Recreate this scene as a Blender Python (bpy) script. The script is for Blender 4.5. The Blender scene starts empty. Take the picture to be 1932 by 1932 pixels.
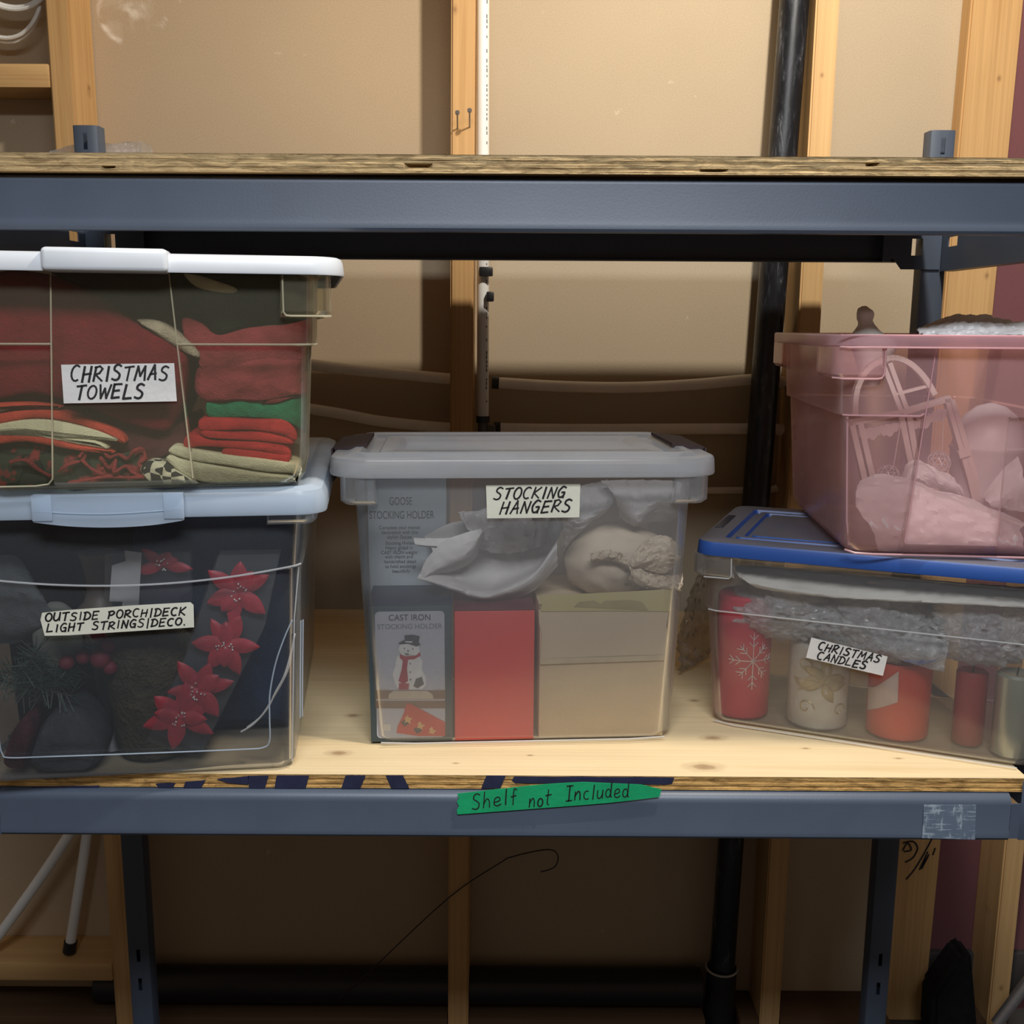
import bpy, bmesh, math, random
from mathutils import Vector, Matrix, noise
C = bpy.context.scene.collection
SC = bpy.context.scene
PI = math.pi
rnd = random.Random(7)

# ------------------------------------------------------------------ camera, world, lights, exposure
cam = bpy.data.cameras.new('camera'); cam_o = bpy.data.objects.new('camera', cam); C.objects.link(cam_o)
cam.sensor_width = 36.0; cam.sensor_fit = 'HORIZONTAL'; cam.lens = 36.0*1934/1932; cam.clip_start = 0.02
p_, r_ = math.radians(10.27), math.radians(0.33)
fw = Vector((0, math.cos(p_), -math.sin(p_))); up0 = Vector((0, math.sin(p_), math.cos(p_))); x0_ = Vector((1, 0, 0))
rt = x0_*math.cos(r_) + up0*math.sin(r_); up = up0*math.cos(r_) - x0_*math.sin(r_)
cam_o.matrix_world = Matrix(((rt.x, up.x, -fw.x, 0), (rt.y, up.y, -fw.y, -1.04), (rt.z, up.z, -fw.z, 1.26), (0, 0, 0, 1)))
SC.camera = cam_o
w = bpy.data.worlds.new('basement_air'); SC.world = w; w.use_nodes = True
w.node_tree.nodes['Background'].inputs[0].default_value = (1.0, 0.76, 0.57, 1)
w.node_tree.nodes['Background'].inputs[1].default_value = 0.112
bl = bpy.data.lights.new('ceiling_bulb', 'POINT'); bl.energy = 66; bl.shadow_soft_size = 0.035; bl.color = (1.0, 0.92, 0.80)
bo = bpy.data.objects.new('ceiling_bulb', bl); bo.location = (0.42, -0.14, 2.26); C.objects.link(bo)
al = bpy.data.lights.new('aisle_light', 'AREA'); al.shape = 'RECTANGLE'; al.size = 1.0; al.size_y = 0.5; al.energy = 50; al.color = (0.88, 0.94, 1.0)
ao = bpy.data.objects.new('aisle_light', al); ao.location = (0.1, -1.25, 2.15); C.objects.link(ao)
ao.rotation_euler = (math.radians(-6), 0, 0)
SC.view_settings.view_transform = 'Standard'; SC.view_settings.look = 'None'
SC.view_settings.exposure = 0.0; SC.view_settings.gamma = 1.0; SC.view_settings.use_curve_mapping = False
SC.cycles.transparent_max_bounces = 32
SC.cycles.max_bounces = 8; SC.cycles.diffuse_bounces = 4; SC.cycles.glossy_bounces = 3
SC.cycles.caustics_reflective = False; SC.cycles.caustics_refractive = False

# ------------------------------------------------------------------ materials
def S(r, g, b):
    f = lambda c: (c/255/12.92) if c/255 <= 0.04045 else ((c/255+0.055)/1.055)**2.4
    return (f(r), f(g), f(b))
def rgba(c): return (c[0], c[1], c[2], 1)
class NT:
    def __init__(s, name):
        s.m = bpy.data.materials.new(name); s.m.use_nodes = True; s.t = s.m.node_tree; s.t.nodes.clear()
        s.out = s.t.nodes.new('ShaderNodeOutputMaterial')
    def n(s, typ, **kw):
        nd = s.t.nodes.new('ShaderNode'+typ)
        for k, v in kw.items():
            if hasattr(nd, k) and not k.startswith('i_'): setattr(nd, k, v)
        return nd
    def l(s, a, b): s.t.links.new(a, b)
    def coord(s, scale=(1, 1, 1), world=False):
        mp = s.n('Mapping'); mp.inputs['Scale'].default_value = scale
        if world: s.l(s.n('NewGeometry').outputs['Position'], mp.inputs[0])
        else: s.l(s.n('TexCoord').outputs['Object'], mp.inputs[0])
        return mp.outputs[0]
    def noise(s, vec, scale, detail=4, rough=0.55, dist=0.0):
        nz = s.n('TexNoise'); nz.inputs['Scale'].default_value = scale; nz.inputs['Detail'].default_value = detail
        nz.inputs['Roughness'].default_value = rough; nz.inputs['Distortion'].default_value = dist
        s.l(vec, nz.inputs['Vector']); return nz.outputs[0]
    def ramp(s, fac, stops):
        r = s.n('ValToRGB'); e = r.color_ramp.elements
        while len(e) < len(stops): e.new(0.5)
        for k, (p, c) in enumerate(stops): e[k].position = p; e[k].color = rgba(c) if len(c) == 3 else c
        s.l(fac, r.inputs[0]); return r.outputs[0]
    def mix(s, fac, a, b, mode='MIX'):
        m = s.n('Mix'); m.data_type = 'RGBA'; m.blend_type = mode
        for v, i in ((fac, 0), (a, 6), (b, 7)):
            if hasattr(v, 'links'): s.l(v, m.inputs[i])
            else: m.inputs[i].default_value = v if i == 0 else rgba(v)
        return m.outputs[2]
    def math(s, op, a, b=0.0, clamp=False):
        m = s.n('Math'); m.operation = op; m.use_clamp = clamp
        for v, i in ((a, 0), (b, 1)):
            if hasattr(v, 'links'): s.l(v, m.inputs[i])
            else: m.inputs[i].default_value = v
        return m.outputs[0]
    def bump(s, h, strength, dist=0.002):
        b = s.n('Bump'); b.inputs['Strength'].default_value = strength; b.inputs['Distance'].default_value = dist
        s.l(h, b.inputs['Height']); return b.outputs[0]
    def pbr(s, col, rough=0.6, metal=0.0, normal=None, spec=0.5, extra=None):
        p = s.n('BsdfPrincipled')
        if hasattr(col, 'links'): s.l(col, p.inputs['Base Color'])
        else: p.inputs['Base Color'].default_value = rgba(col)
        if hasattr(rough, 'links'): s.l(rough, p.inputs['Roughness'])
        else: p.inputs['Roughness'].default_value = rough
        p.inputs['Metallic'].default_value = metal; p.inputs['Specular IOR Level'].default_value = spec
        if normal is not None: s.l(normal, p.inputs['Normal'])
        for k, v in (extra or {}).items(): p.inputs[k].default_value = v
        s.l(p.outputs[0], s.out.inputs[0]); return s.m
def plain(name, col, rough=0.6, var=0.12, scale=30, bump=0.0, bscale=200, metal=0.0, spec=0.5, extra=None):
    t = NT(name); v = t.coord()
    nz = t.noise(v, scale)
    c = t.ramp(nz, [(0.3, tuple(x*(1-var) for x in col)), (0.7, tuple(min(1, x*(1+var)) for x in col))])
    nrm = t.bump(t.noise(v, bscale, 3), bump) if bump else None
    return t.pbr(c, rough, metal, nrm, spec, extra)
def wood(name, light, dark, axis='z', ring=22.0, rough=0.6, knots=(), world=False, fine=1.0):
    t = NT(name)
    sc = {'x': (0.9, ring, ring), 'y': (ring, 0.9, ring), 'z': (ring, ring, 0.9)}[axis]
    v = t.coord(sc, world)
    a = t.noise(v, 1.6, 6, 0.6, 0.7)
    sf = {'x': (2, 260, 260), 'y': (260, 2, 260), 'z': (260, 260, 2)}[axis]
    b = t.noise(t.coord(sf, world), 1.0, 3, 0.5)
    c = t.ramp(a, [(0.30, dark), (0.48, light), (0.60, tuple(min(1, x*1.08) for x in light)), (0.75, dark)])
    c = t.mix(0.28*fine, c, t.ramp(b, [(0.35, tuple(x*0.55 for x in dark)), (0.6, light)]), 'MIX')
    big = t.noise(t.coord((3, 3, 3), world), 1.0, 2)
    c = t.mix(0.25, c, t.ramp(big, [(0.35, tuple(x*0.75 for x in dark)), (0.65, light)]))
    if knots:
        geo = t.n('NewGeometry').outputs['Position']
        for (kx, ky, kz, r, sx, sy, sz) in knots:
            mp = t.n('Mapping'); mp.vector_type = 'TEXTURE'
            mp.inputs['Location'].default_value = (kx, ky, kz); mp.inputs['Scale'].default_value = (r*sx, r*sy, r*sz)
            t.l(geo, mp.inputs[0])
            ln = t.n('VectorMath'); ln.operation = 'LENGTH'; t.l(mp.outputs[0], ln.inputs[0])
            d = t.math('ADD', ln.outputs['Value'], t.math('MULTIPLY', t.math('SUBTRACT', t.noise(t.coord((60, 60, 60), True), 1.0, 3), 0.5), 0.5))
            m = t.ramp(d, [(0.0, (1, 1, 1)), (0.35, (0.8, 0.8, 0.8)), (0.5, (0.35, 0.35, 0.35)), (0.8, (0.2, 0.2, 0.2)), (1.0, (0, 0, 0))])
            c = t.mix(t.math('MULTIPLY', m, 0.72), c, (0.22, 0.105, 0.042))
    nrm = t.bump(b, 0.25, 0.001)
    return t.pbr(c, rough, 0, nrm, 0.35)
def plastic(name, tint, milk, milk_col, rough=0.15, edge=0.5, gloss=1.0, power=5.0, trans=0.5):
    """thin moulded plastic: mostly clear, part milky, milkier where seen edge-on"""
    t = NT(name)
    tr = t.n('BsdfTransparent'); tr.inputs[0].default_value = rgba(tint)
    df = t.n('BsdfDiffuse'); df.inputs[0].default_value = rgba(milk_col)
    tl = t.n('BsdfTranslucent'); tl.inputs[0].default_value = rgba(milk_col)
    md = t.n('MixShader'); md.inputs[0].default_value = trans; t.l(df.outputs[0], md.inputs[1]); t.l(tl.outputs[0], md.inputs[2])
    lw = t.n('LayerWeight'); lw.inputs['Blend'].default_value = 0.5
    fac = t.math('ADD', t.math('MULTIPLY', t.math('POWER', lw.outputs['Facing'], power), edge), milk, True)
    nz = t.noise(t.coord(), 9.0, 3)
    fac = t.math('MULTIPLY', fac, t.math('ADD', t.math('MULTIPLY', nz, 0.5), 0.75), True)
    m1 = t.n('MixShader'); t.l(fac, m1.inputs[0]); t.l(tr.outputs[0], m1.inputs[1]); t.l(md.outputs[0], m1.inputs[2])
    gl = t.n('BsdfGlossy'); gl.inputs['Roughness'].default_value = rough; gl.inputs[0].default_value = (1, 1, 1, 1)
    gloss *= 0.55; fr = t.n('Fresnel'); fr.inputs['IOR'].default_value = 1.35
    m2 = t.n('MixShader'); t.l(t.math('MULTIPLY', fr.outputs[0], gloss, True), m2.inputs[0]); t.l(m1.outputs[0], m2.inputs[1]); t.l(gl.outputs[0], m2.inputs[2])
    t.l(m2.outputs[0], t.out.inputs[0]); return t.m
def film(name, tint=(0.95, 0.95, 0.95), milk=0.10, gl_fac=0.25, rough=0.12, bscale=60, bstr=0.9, milk_col=(0.85, 0.86, 0.88)):
    """crinkled clear film"""
    t = NT(name); v = t.coord()
    h = t.noise(v, bscale, 6, 0.65, 1.2); nrm = t.bump(h, bstr, 0.01)
    tr = t.n('BsdfTransparent'); tr.inputs[0].default_value = rgba(tint)
    df = t.n('BsdfDiffuse'); df.inputs[0].default_value = rgba(milk_col); t.l(nrm, df.inputs['Normal'])
    gl = t.n('BsdfGlossy'); gl.inputs['Roughness'].default_value = rough; t.l(nrm, gl.inputs['Normal'])
    m1 = t.n('MixShader'); m1.inputs[0].default_value = milk; t.l(tr.outputs[0], m1.inputs[1]); t.l(df.outputs[0], m1.inputs[2])
    m2 = t.n('MixShader'); m2.inputs[0].default_value = gl_fac; t.l(m1.outputs[0], m2.inputs[1]); t.l(gl.outputs[0], m2.inputs[2])
    t.l(m2.outputs[0], t.out.inputs[0]); return t.m
def cloth(name, col, var=0.25, scale=40, rough=0.95, fuzz=0.6, bscale=900):
    t = NT(name); v = t.coord()
    a = t.noise(v, scale, 5); b = t.noise(v, bscale, 2)
    c = t.ramp(a, [(0.3, tuple(x*(1-var) for x in col)), (0.7, tuple(min(1, x*(1+var)) for x in col))])
    d = t.noise(v, 150, 3, 0.6)
    return t.pbr(c, rough, 0, t.bump(t.math('ADD', t.math('ADD', t.math('MULTIPLY', b, 0.6), t.math('MULTIPLY', d, 0.7)), a), fuzz, 0.006), 0.15)
def checks(name, c1, c2, scale=60, c3=None):
    t = NT(name); v = t.coord()
    wv = t.n('TexChecker'); wv.inputs['Scale'].default_value = scale
    nz = t.n('TexNoise'); nz.inputs['Scale'].default_value = 25
    t.l(v, nz.inputs['Vector'])
    add = t.n('VectorMath'); add.operation = 'MULTIPLY_ADD'; t.l(nz.outputs[1], add.inputs[0]); add.inputs[1].default_value = (0.03, 0.03, 0.03); t.l(v, add.inputs[2])
    t.l(add.outputs[0], wv.inputs[0]); wv.inputs[1].default_value = rgba(c1); wv.inputs[2].default_value = rgba(c2)
    c = wv.outputs[0]
    if c3: c = t.mix(t.ramp(t.noise(v, 45, 4), [(0.52, (0, 0, 0)), (0.58, (1, 1, 1))]), c, c3)
    return t.pbr(c, 0.95, 0, t.bump(t.noise(v, 500, 2), 0.5, 0.002), 0.1)

M = {}
# drywall paper, with a smear of old plaster high on the left
def drywall(name, col, smear=None):
    t = NT(name); v = t.coord((1, 1, 1), True)
    a = t.noise(v, 2.5, 4); b = t.noise(v, 500, 2)
    c = t.ramp(a, [(0.3, tuple(x*0.93 for x in col)), (0.7, tuple(min(1, x*1.05) for x in col))])
    c = t.mix(0.22, c, t.ramp(b, [(0.35, tuple(x*0.6 for x in col)), (0.65, tuple(min(1, x*1.15) for x in col))]))
    sp = t.noise(v, 45, 3, 0.4); c = t.mix(t.ramp(sp, [(0.76, (0, 0, 0)), (0.80, (0.35, 0.35, 0.35))]), c, (0.75, 0.66, 0.55))
    if smear:
        mp = t.n('Mapping'); mp.vector_type = 'TEXTURE'; mp.inputs['Location'].default_value = smear[:3]
        mp.inputs['Scale'].default_value = (smear[3],)*3; t.l(t.n('NewGeometry').outputs['Position'], mp.inputs[0])
        ln = t.n('VectorMath'); ln.operation = 'LENGTH'; t.l(mp.outputs[0], ln.inputs[0])
        ringm = t.ramp(ln.outputs['Value'], [(0.0, (0.8, 0.8, 0.8)), (0.25, (0.5, 0.5, 0.5)), (0.4, (0.15, 0.15, 0.15)), (0.78, (0.2, 0.2, 0.2)), (0.90, (1, 1, 1)), (0.99, (0, 0, 0))])
        br = t.ramp(t.noise(t.coord((1, 1, 1), True), 26, 5, 0.6, 0.6), [(0.46, (0, 0, 0)), (0.60, (1, 1, 1))])
        c = t.mix(t.math('MULTIPLY', ringm, br, True), c, (0.80, 0.72, 0.62))
    return t.pbr(c, 0.9, 0, t.bump(b, 0.12, 0.001), 0.15)
M['drywall'] = drywall('brown_drywall_paper', (0.485, 0.395, 0.28))
M['drywall_smear'] = drywall('brown_drywall_paper_smeared', (0.48, 0.37, 0.25), (-0.6236, 0.75, 1.766, 0.062))
M['purple'] = drywall('purple_wall_paint', S(118, 78, 82))
SK = [(x, y, z, r, 1, 2, 1.5) for (x, z), y, r in zip([(-0.0931,1.7419)]+[(-0.6908,1.6369),(-0.6879,1.6287)]+[(0.7814,1.6577),(0.7892,1.3476)], (0.66, 0.72, 0.72, 0.712, 0.712), (0.007, 0.005, 0.007, 0.005, 0.006))]
M['pine'] = wood('pine_stud', S(202, 162, 110), S(184, 140, 86), 'z', 18, 0.6, SK, True)
M['pine_pale'] = wood('pale_pine_stud', S(208, 172, 122), S(192, 152, 100), 'z', 20, 0.6, [(x, y, z, r, 1, 2, 1.3) for (x, z), y, r in zip([(0.4811,1.6491),(0.9048,0.0676)]+[(0.8810,0.2007)], (0.66, 0.66, 0.70), (0.005, 0.007, 0.009))], True)
M['pine_x'] = wood('pine_blocking', S(206, 168, 114), S(186, 142, 90), 'x', 18)
M['concrete'] = plain('concrete_floor', (0.045, 0.042, 0.040), 0.95, 0.25, 8, 0.3, 150)
M['steel'] = plain('grey_blue_enamel', S(71, 80, 95), 0.42, 0.06, 12, 0.04, 400)
M['black_pvc'] = None
t = NT('black_drain_pipe'); v = t.coord((75, 75, 14)); a = t.noise(v, 1.0, 7, 0.75, 0.6)
c = t.ramp(a, [(0.50, (0.010, 0.011, 0.014)), (0.60, (0.03, 0.034, 0.042)), (0.74, (0.22, 0.23, 0.26))])
M['black_pvc'] = t.pbr(c, 0.32, 0, t.bump(a, 0.15, 0.002), 0.5)
M['black'] = plain('black_plastic', (0.012, 0.012, 0.013), 0.45, 0.1, 30)
M['white_pipe'] = plain('white_pipe_plastic', (0.80, 0.80, 0.78), 0.3, 0.03, 20)
M['cream_tube'] = plain('cream_tube_plastic', (0.86, 0.80, 0.71), 0.4, 0.05, 20)
M['ink'] = plain('black_marker_ink', (0.010, 0.009, 0.010), 0.55, 0.05, 20)
M['grey_ink'] = plain('grey_printing_ink', (0.16, 0.17, 0.18), 0.6, 0.05, 20)
M['nail'] = plain('nail_steel', (0.35, 0.33, 0.32), 0.35, 0.1, 60, metal=0.9)
M['label_white'] = plain('white_tape_label', (0.60, 0.575, 0.55), 0.55, 0.06, 25, 0.25, 120)
M['label_cream'] = plain('cream_tape_label', (0.66, 0.64, 0.53), 0.6, 0.05, 25, 0.15, 120)
M['green_tape'] = plain('green_painter_tape', (0.010, 0.32, 0.125), 0.40, 0.16, 14, 0.2, 90)
M['navy_paint'] = plain('navy_stencil_paint', (0.016, 0.018, 0.05), 0.6, 0.2, 60)

# ------------------------------------------------------------------ mesh helpers
def BM(): return bmesh.new()
def box(bm, x0, x1, y0, y1, z0, z1, bev=0.0, seg=2):
    b = BM() if bev else bm
    vs = [b.verts.new(p) for p in ((x0, y0, z0), (x1, y0, z0), (x1, y1, z0), (x0, y1, z0), (x0, y0, z1), (x1, y0, z1), (x1, y1, z1), (x0, y1, z1))]
    for f in ((3, 2, 1, 0), (4, 5, 6, 7), (0, 1, 5, 4), (1, 2, 6, 5), (2, 3, 7, 6), (3, 0, 4, 7)): b.faces.new([vs[i] for i in f])
    if bev:
        bmesh.ops.bevel(b, geom=b.edges[:], offset=bev, segments=seg, profile=0.5, affect='EDGES')
        me = bpy.data.meshes.new('t'); b.to_mesh(me); b.free(); bm.from_mesh(me); bpy.data.meshes.remove(me)
    return bm
def hexa(bm, pts):
    vs = [bm.verts.new(p) for p in pts]
    for f in ((3, 2, 1, 0), (4, 5, 6, 7), (0, 1, 5, 4), (1, 2, 6, 5), (2, 3, 7, 6), (3, 0, 4, 7)): bm.faces.new([vs[i] for i in f])
    return bm
def loft(bm, rings, cap0=True, cap1=True):
    R = [[bm.verts.new(p) for p in r] for r in rings]
    n = len(R[0])
    for a, b in zip(R, R[1:]):
        for i in range(n):
            j = (i+1) % n
            bm.faces.new((a[i], a[j], b[j], b[i]))
    if cap0: bm.faces.new(list(reversed(R[0])))
    if cap1: bm.faces.new(R[-1])
    return bm
def extrude(bm, prof, axis, a, b):
    """closed 2-D outline pushed along an axis (x: prof=(y,z); y: prof=(x,z); z: prof=(x,y))"""
    f = {'x': lambda p, t: (t, p[0], p[1]), 'y': lambda p, t: (p[0], t, p[1]), 'z': lambda p, t: (p[0], p[1], t)}[axis]
    r = [[f(p, a) for p in prof], [f(p, b) for p in prof]]
    loft(bm, r); bmesh.ops.recalc_face_normals(bm, faces=bm.faces[:]); return bm
def tube(bm, pts, r, n=10, closed=False):
    P = [Vector(p) for p in pts]; m = len(P)
    if m < 2: return bm
    rr = r if isinstance(r, (list, tuple)) else [r]*m
    rings = []; nrm = None
    for i in range(m):
        a = P[(i-1) % m] if (closed or i > 0) else P[i]; b = P[(i+1) % m] if (closed or i < m-1) else P[i]
        t = (b-a).normalized()
        if nrm is None:
            nrm = t.orthogonal().normalized()
        nrm = (nrm - t*nrm.dot(t)).normalized(); bi = t.cross(nrm)
        rings.append([P[i] + (nrm*math.cos(2*PI*k/n) + bi*math.sin(2*PI*k/n))*rr[i] for k in range(n)])
    if closed: loft(bm, rings+[rings[0]], False, False); bmesh.ops.remove_doubles(bm, verts=bm.verts[:], dist=1e-6)
    else: loft(bm, rings)
    bmesh.ops.recalc_face_normals(bm, faces=bm.faces[:]); return bm
def lathe(bm, prof, n=32, cx=0, cy=0):
    loft(bm, [[(cx+r*math.cos(2*PI*k/n), cy+r*math.sin(2*PI*k/n), z) for k in range(n)] for r, z in prof]); return bm
def smooth_pts(pts, k=6, closed=False):
    n = len(pts); out = []
    rng = range(n) if closed else range(n-1)
    for i in rng:
        g = (lambda q: pts[q % n]) if closed else (lambda q: pts[max(0, min(n-1, q))])
        p0, p1, p2, p3 = (Vector(g(i+d)) for d in (-1, 0, 1, 2))
        for s in range(k):
            t = s/k
            out.append(tuple(0.5*((2*p1)+(-p0+p2)*t+(2*p0-5*p1+4*p2-p3)*t*t+(-p0+3*p1-3*p2+p3)*t*t*t)))
    if not closed: out.append(tuple(pts[-1]))
    return out
def flat(bm, pts, y, th=0.0003):
    """thin plate: outline in x,z lying on the plane y (front), th deep"""
    extrude(bm, pts, 'y', y, y+th); return bm
def thick(b, th):
    """give an open sheet real thickness along its own normals"""
    b.normal_update(); vs = b.verts[:]; fs = b.faces[:]; be = [e for e in b.edges if e.is_boundary]
    mp = {v: b.verts.new(v.co-v.normal*th) for v in vs}
    bl_ = [[(l.vert, l.link_loop_next.vert) for l in e.link_loops][0] for e in be]
    for f in fs: b.faces.new([mp[v] for v in reversed(f.verts[:])])
    for a, c in bl_: b.faces.new((c, a, mp[a], mp[c]))
def ribbon(bm, pts, wd, y, th=0.0002):
    """pen stroke on an x,z plane"""
    P = [Vector((p[0], p[1])) for p in pts]
    for i in range(len(P)-1):
        t = P[i+1]-P[i]
        if t.length < 1e-9: continue
        t.normalize(); nn = Vector((-t.y, t.x))*wd*0.5; a, b = P[i]-t*wd*0.32, P[i+1]+t*wd*0.32
        qs = [a+nn, b+nn, b-nn, a-nn]; e = 0.00002*(i % 3)
        hexa(bm, [(q.x, y-e, q.y) for q in qs]+[(q.x, y+th, q.y) for q in qs])
def finish(bm, smooth=35):
    bmesh.ops.recalc_face_normals(bm, faces=bm.faces[:])
def obj(name, bm, m, parent=None, label=None, smooth=35, loc=None, rz=None, kind=None, raw=False):
    if not raw: bmesh.ops.recalc_face_normals(bm, faces=bm.faces[:])
    me = bpy.data.meshes.new(name); bm.to_mesh(me); bm.free()
    for mm in (m if isinstance(m, (list, tuple)) else [m]): me.materials.append(mm)
    if smooth:
        me.shade_smooth(); me.set_sharp_from_angle(angle=math.radians(smooth))
    o = bpy.data.objects.new(name, me); C.objects.link(o)
    if parent is not None: o.parent = parent
    if loc is not None: o.location = loc
    if rz is not None: o.rotation_euler = (0, 0, rz)
    if label: o['label'] = label
    if kind: o['kind'] = kind
    return o
def tag(o, label, cat, group=None):
    o['label'] = label; o['category'] = cat
    if group: o['group'] = group
    return o
def thing(name, label, cat, loc=(0, 0, 0), rz=0.0, group=None):
    o = bpy.data.objects.new(name, None); C.objects.link(o); o.empty_display_size = 0.02
    o.location = loc; o.rotation_euler = (0, 0, rz); return tag(o, label, cat, group)
def single(name, bm, m, label, cat, group=None, frame=None, smooth=35):
    """one-mesh thing, its origin at its base; frame=(x,y,z,angle) gives the axes its points are measured in"""
    o = obj(name, bm, m, None, None, smooth)
    vs = o.data.vertices
    c = Vector((sum(v.co.x for v in vs)/len(vs), sum(v.co.y for v in vs)/len(vs), min(v.co.z for v in vs)))
    o.data.transform(Matrix.Translation(-c))
    if frame:
        a = frame[3]
        o.location = (frame[0]+c.x*math.cos(a)-c.y*math.sin(a), frame[1]+c.x*math.sin(a)+c.y*math.cos(a), frame[2]+c.z); o.rotation_euler = (0, 0, a)
    else: o.location = c
    return tag(o, label, cat, group)
def inframe(frame, x, y, z):
    a = frame[3]; return (frame[0]+x*math.cos(a)-y*math.sin(a), frame[1]+x*math.sin(a)+y*math.cos(a), frame[2]+z)
def struct(name, bm=None, m=None, parent=None, smooth=35):
    if bm is None:
        o = bpy.data.objects.new(name, None); C.objects.link(o); o.empty_display_size = 0.02
    else: o = obj(name, bm, m, parent, None, smooth)
    if parent is None: o['kind'] = 'structure'
    return o

# ------------------------------------------------------------------ hand lettering (strokes in a unit box)
def arc(cx, cy, rx, ry, a0, a1, n=10): return [(cx+rx*math.cos(math.radians(a0+(a1-a0)*i/n)), cy+ry*math.sin(math.radians(a0+(a1-a0)*i/n))) for i in range(n+1)]
SS = [(0.92, 0.9), (0.55, 1.0), (0.2, 0.88), (0.18, 0.66), (0.55, 0.52), (0.85, 0.34), (0.75, 0.08), (0.4, 0.0), (0.0, 0.08)]
GL = {
 'C': [arc(0.55, 0.5, 0.55, 0.5, 55, 300)], 'H': [[(0.1, 1), (0.0, 0)], [(0.9, 1), (0.8, 0)], [(0.0, 0.48), (0.95, 0.55)]],
 'R': [[(0.12, 0.95), (0.0, 0)], [(0.0, 0.9), (0.55, 1.0), (0.9, 0.82), (0.6, 0.52), (0.15, 0.45), (0.5, 0.25), (1.0, 0.0)]],
 'I': [[(0.5, 1), (0.45, 0)]], 'S': [smooth_pts(SS, 3)], 'T': [[(0.0, 0.93), (1.05, 1.0)], [(0.55, 0.95), (0.45, 0.0)]],
 'M': [[(0.0, 0.0), (0.18, 1.0), (0.48, 0.3), (0.85, 1.0), (0.95, 0.0)]], 'A': [[(0.0, 0.0), (0.6, 1.0), (0.9, 0.0)], [(0.2, 0.35), (0.9, 0.42)]],
 'O': [arc(0.5, 0.5, 0.5, 0.5, 80, 440, 14)], 'W': [[(0.0, 1.0), (0.22, 0.0), (0.5, 0.75), (0.75, 0.0), (1.05, 1.0)]],
 'E': [[(0.1, 1.0), (0.0, 0.0), (0.85, 0.05)], [(0.1, 0.98), (0.95, 1.0)], [(0.05, 0.5), (0.75, 0.55)]], 'L': [[(0.15, 1.0), (0.0, 0.02), (0.9, 0.06)]],
 'U': [smooth_pts([(0.05, 1.0), (0.0, 0.25), (0.4, 0.0), (0.85, 0.3), (0.95, 1.0)], 4), [(0.95, 1.0), (0.95, 0.0)]],
 'D': [[(0.15, 0.95), (0.05, 0.0)], smooth_pts([(-0.1, 0.95), (0.5, 1.0), (0.98, 0.6), (0.75, 0.15), (-0.05, 0.0)], 4)],
 'P': [[(0.15, 0.95), (0.05, 0.0)], smooth_pts([(-0.05, 0.9), (0.6, 1.0), (0.9, 0.75), (0.55, 0.48), (0.1, 0.45)], 4)],
 'G': [smooth_pts([(0.9, 0.9), (0.45, 1.0), (0.02, 0.55), (0.25, 0.05), (0.75, 0.08), (0.88, 0.45), (0.5, 0.45)], 4), [(0.88, 0.45), (0.86, -0.05)]],
 'K': [[(0.12, 1.0), (0.0, 0.0)], [(0.95, 1.0), (0.1, 0.48), (0.95, 0.0)]], 'N': [[(0.0, 0.0), (0.12, 1.0), (0.8, 0.0), (0.95, 1.0)]],
 '|': [[(0.5, 1.1), (0.45, -0.15)]], '.': [[(0.3, 0.05), (0.42, 0.05)]], ' ': [],
 'h': [[(0.2, 1.0), (0.1, 0.0)], smooth_pts([(0.1, 0.25), (0.5, 0.55), (0.8, 0.4), (0.85, 0.0)], 4)],
 'e': [smooth_pts([(0.1, 0.25), (0.8, 0.35), (0.65, 0.58), (0.2, 0.5), (0.1, 0.15), (0.5, 0.0), (0.95, 0.1)], 4)],
 'l': [[(0.55, 1.0), (0.45, 0.0)]], 'f': [smooth_pts([(0.95, 0.9), (0.6, 1.0), (0.45, 0.7), (0.4, 0.0)], 4), [(0.1, 0.5), (0.85, 0.55)]],
 'n': [[(0.05, 0.6), (0.05, 0.0)], smooth_pts([(0.05, 0.3), (0.5, 0.62), (0.8, 0.45), (0.85, 0.0)], 4)],
 'o': [arc(0.5, 0.28, 0.42, 0.28, 90, 450, 12)], 't': [[(0.5, 1.0), (0.42, 0.1), (0.7, 0.0)], [(0.05, 0.62), (1.1, 0.68)]],
 'c': [arc(0.55, 0.28, 0.45, 0.28, 60, 310, 9)], 'u': [smooth_pts([(0.05, 0.6), (0.08, 0.15), (0.4, 0.0), (0.8, 0.25), (0.85, 0.6)], 4), [(0.85, 0.6), (0.88, 0.0)]],
 'd': [arc(0.42, 0.27, 0.38, 0.27, 60, 400, 12), [(0.88, 1.0), (0.82, 0.05), (1.0, 0.0)]],
 'J': [[(0.0, 1.0), (0.95, 1.0)], [(0.5, 1.0), (0.42, 0.0)], [(0.0, 0.0), (0.9, 0.02)]],
}
WID = {'I': 0.45, '|': 0.5, '.': 0.45, ' ': 0.8, 'l': 0.45, 'M': 1.15, 'W': 1.1, 'f': 0.7, 't': 0.8}
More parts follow.
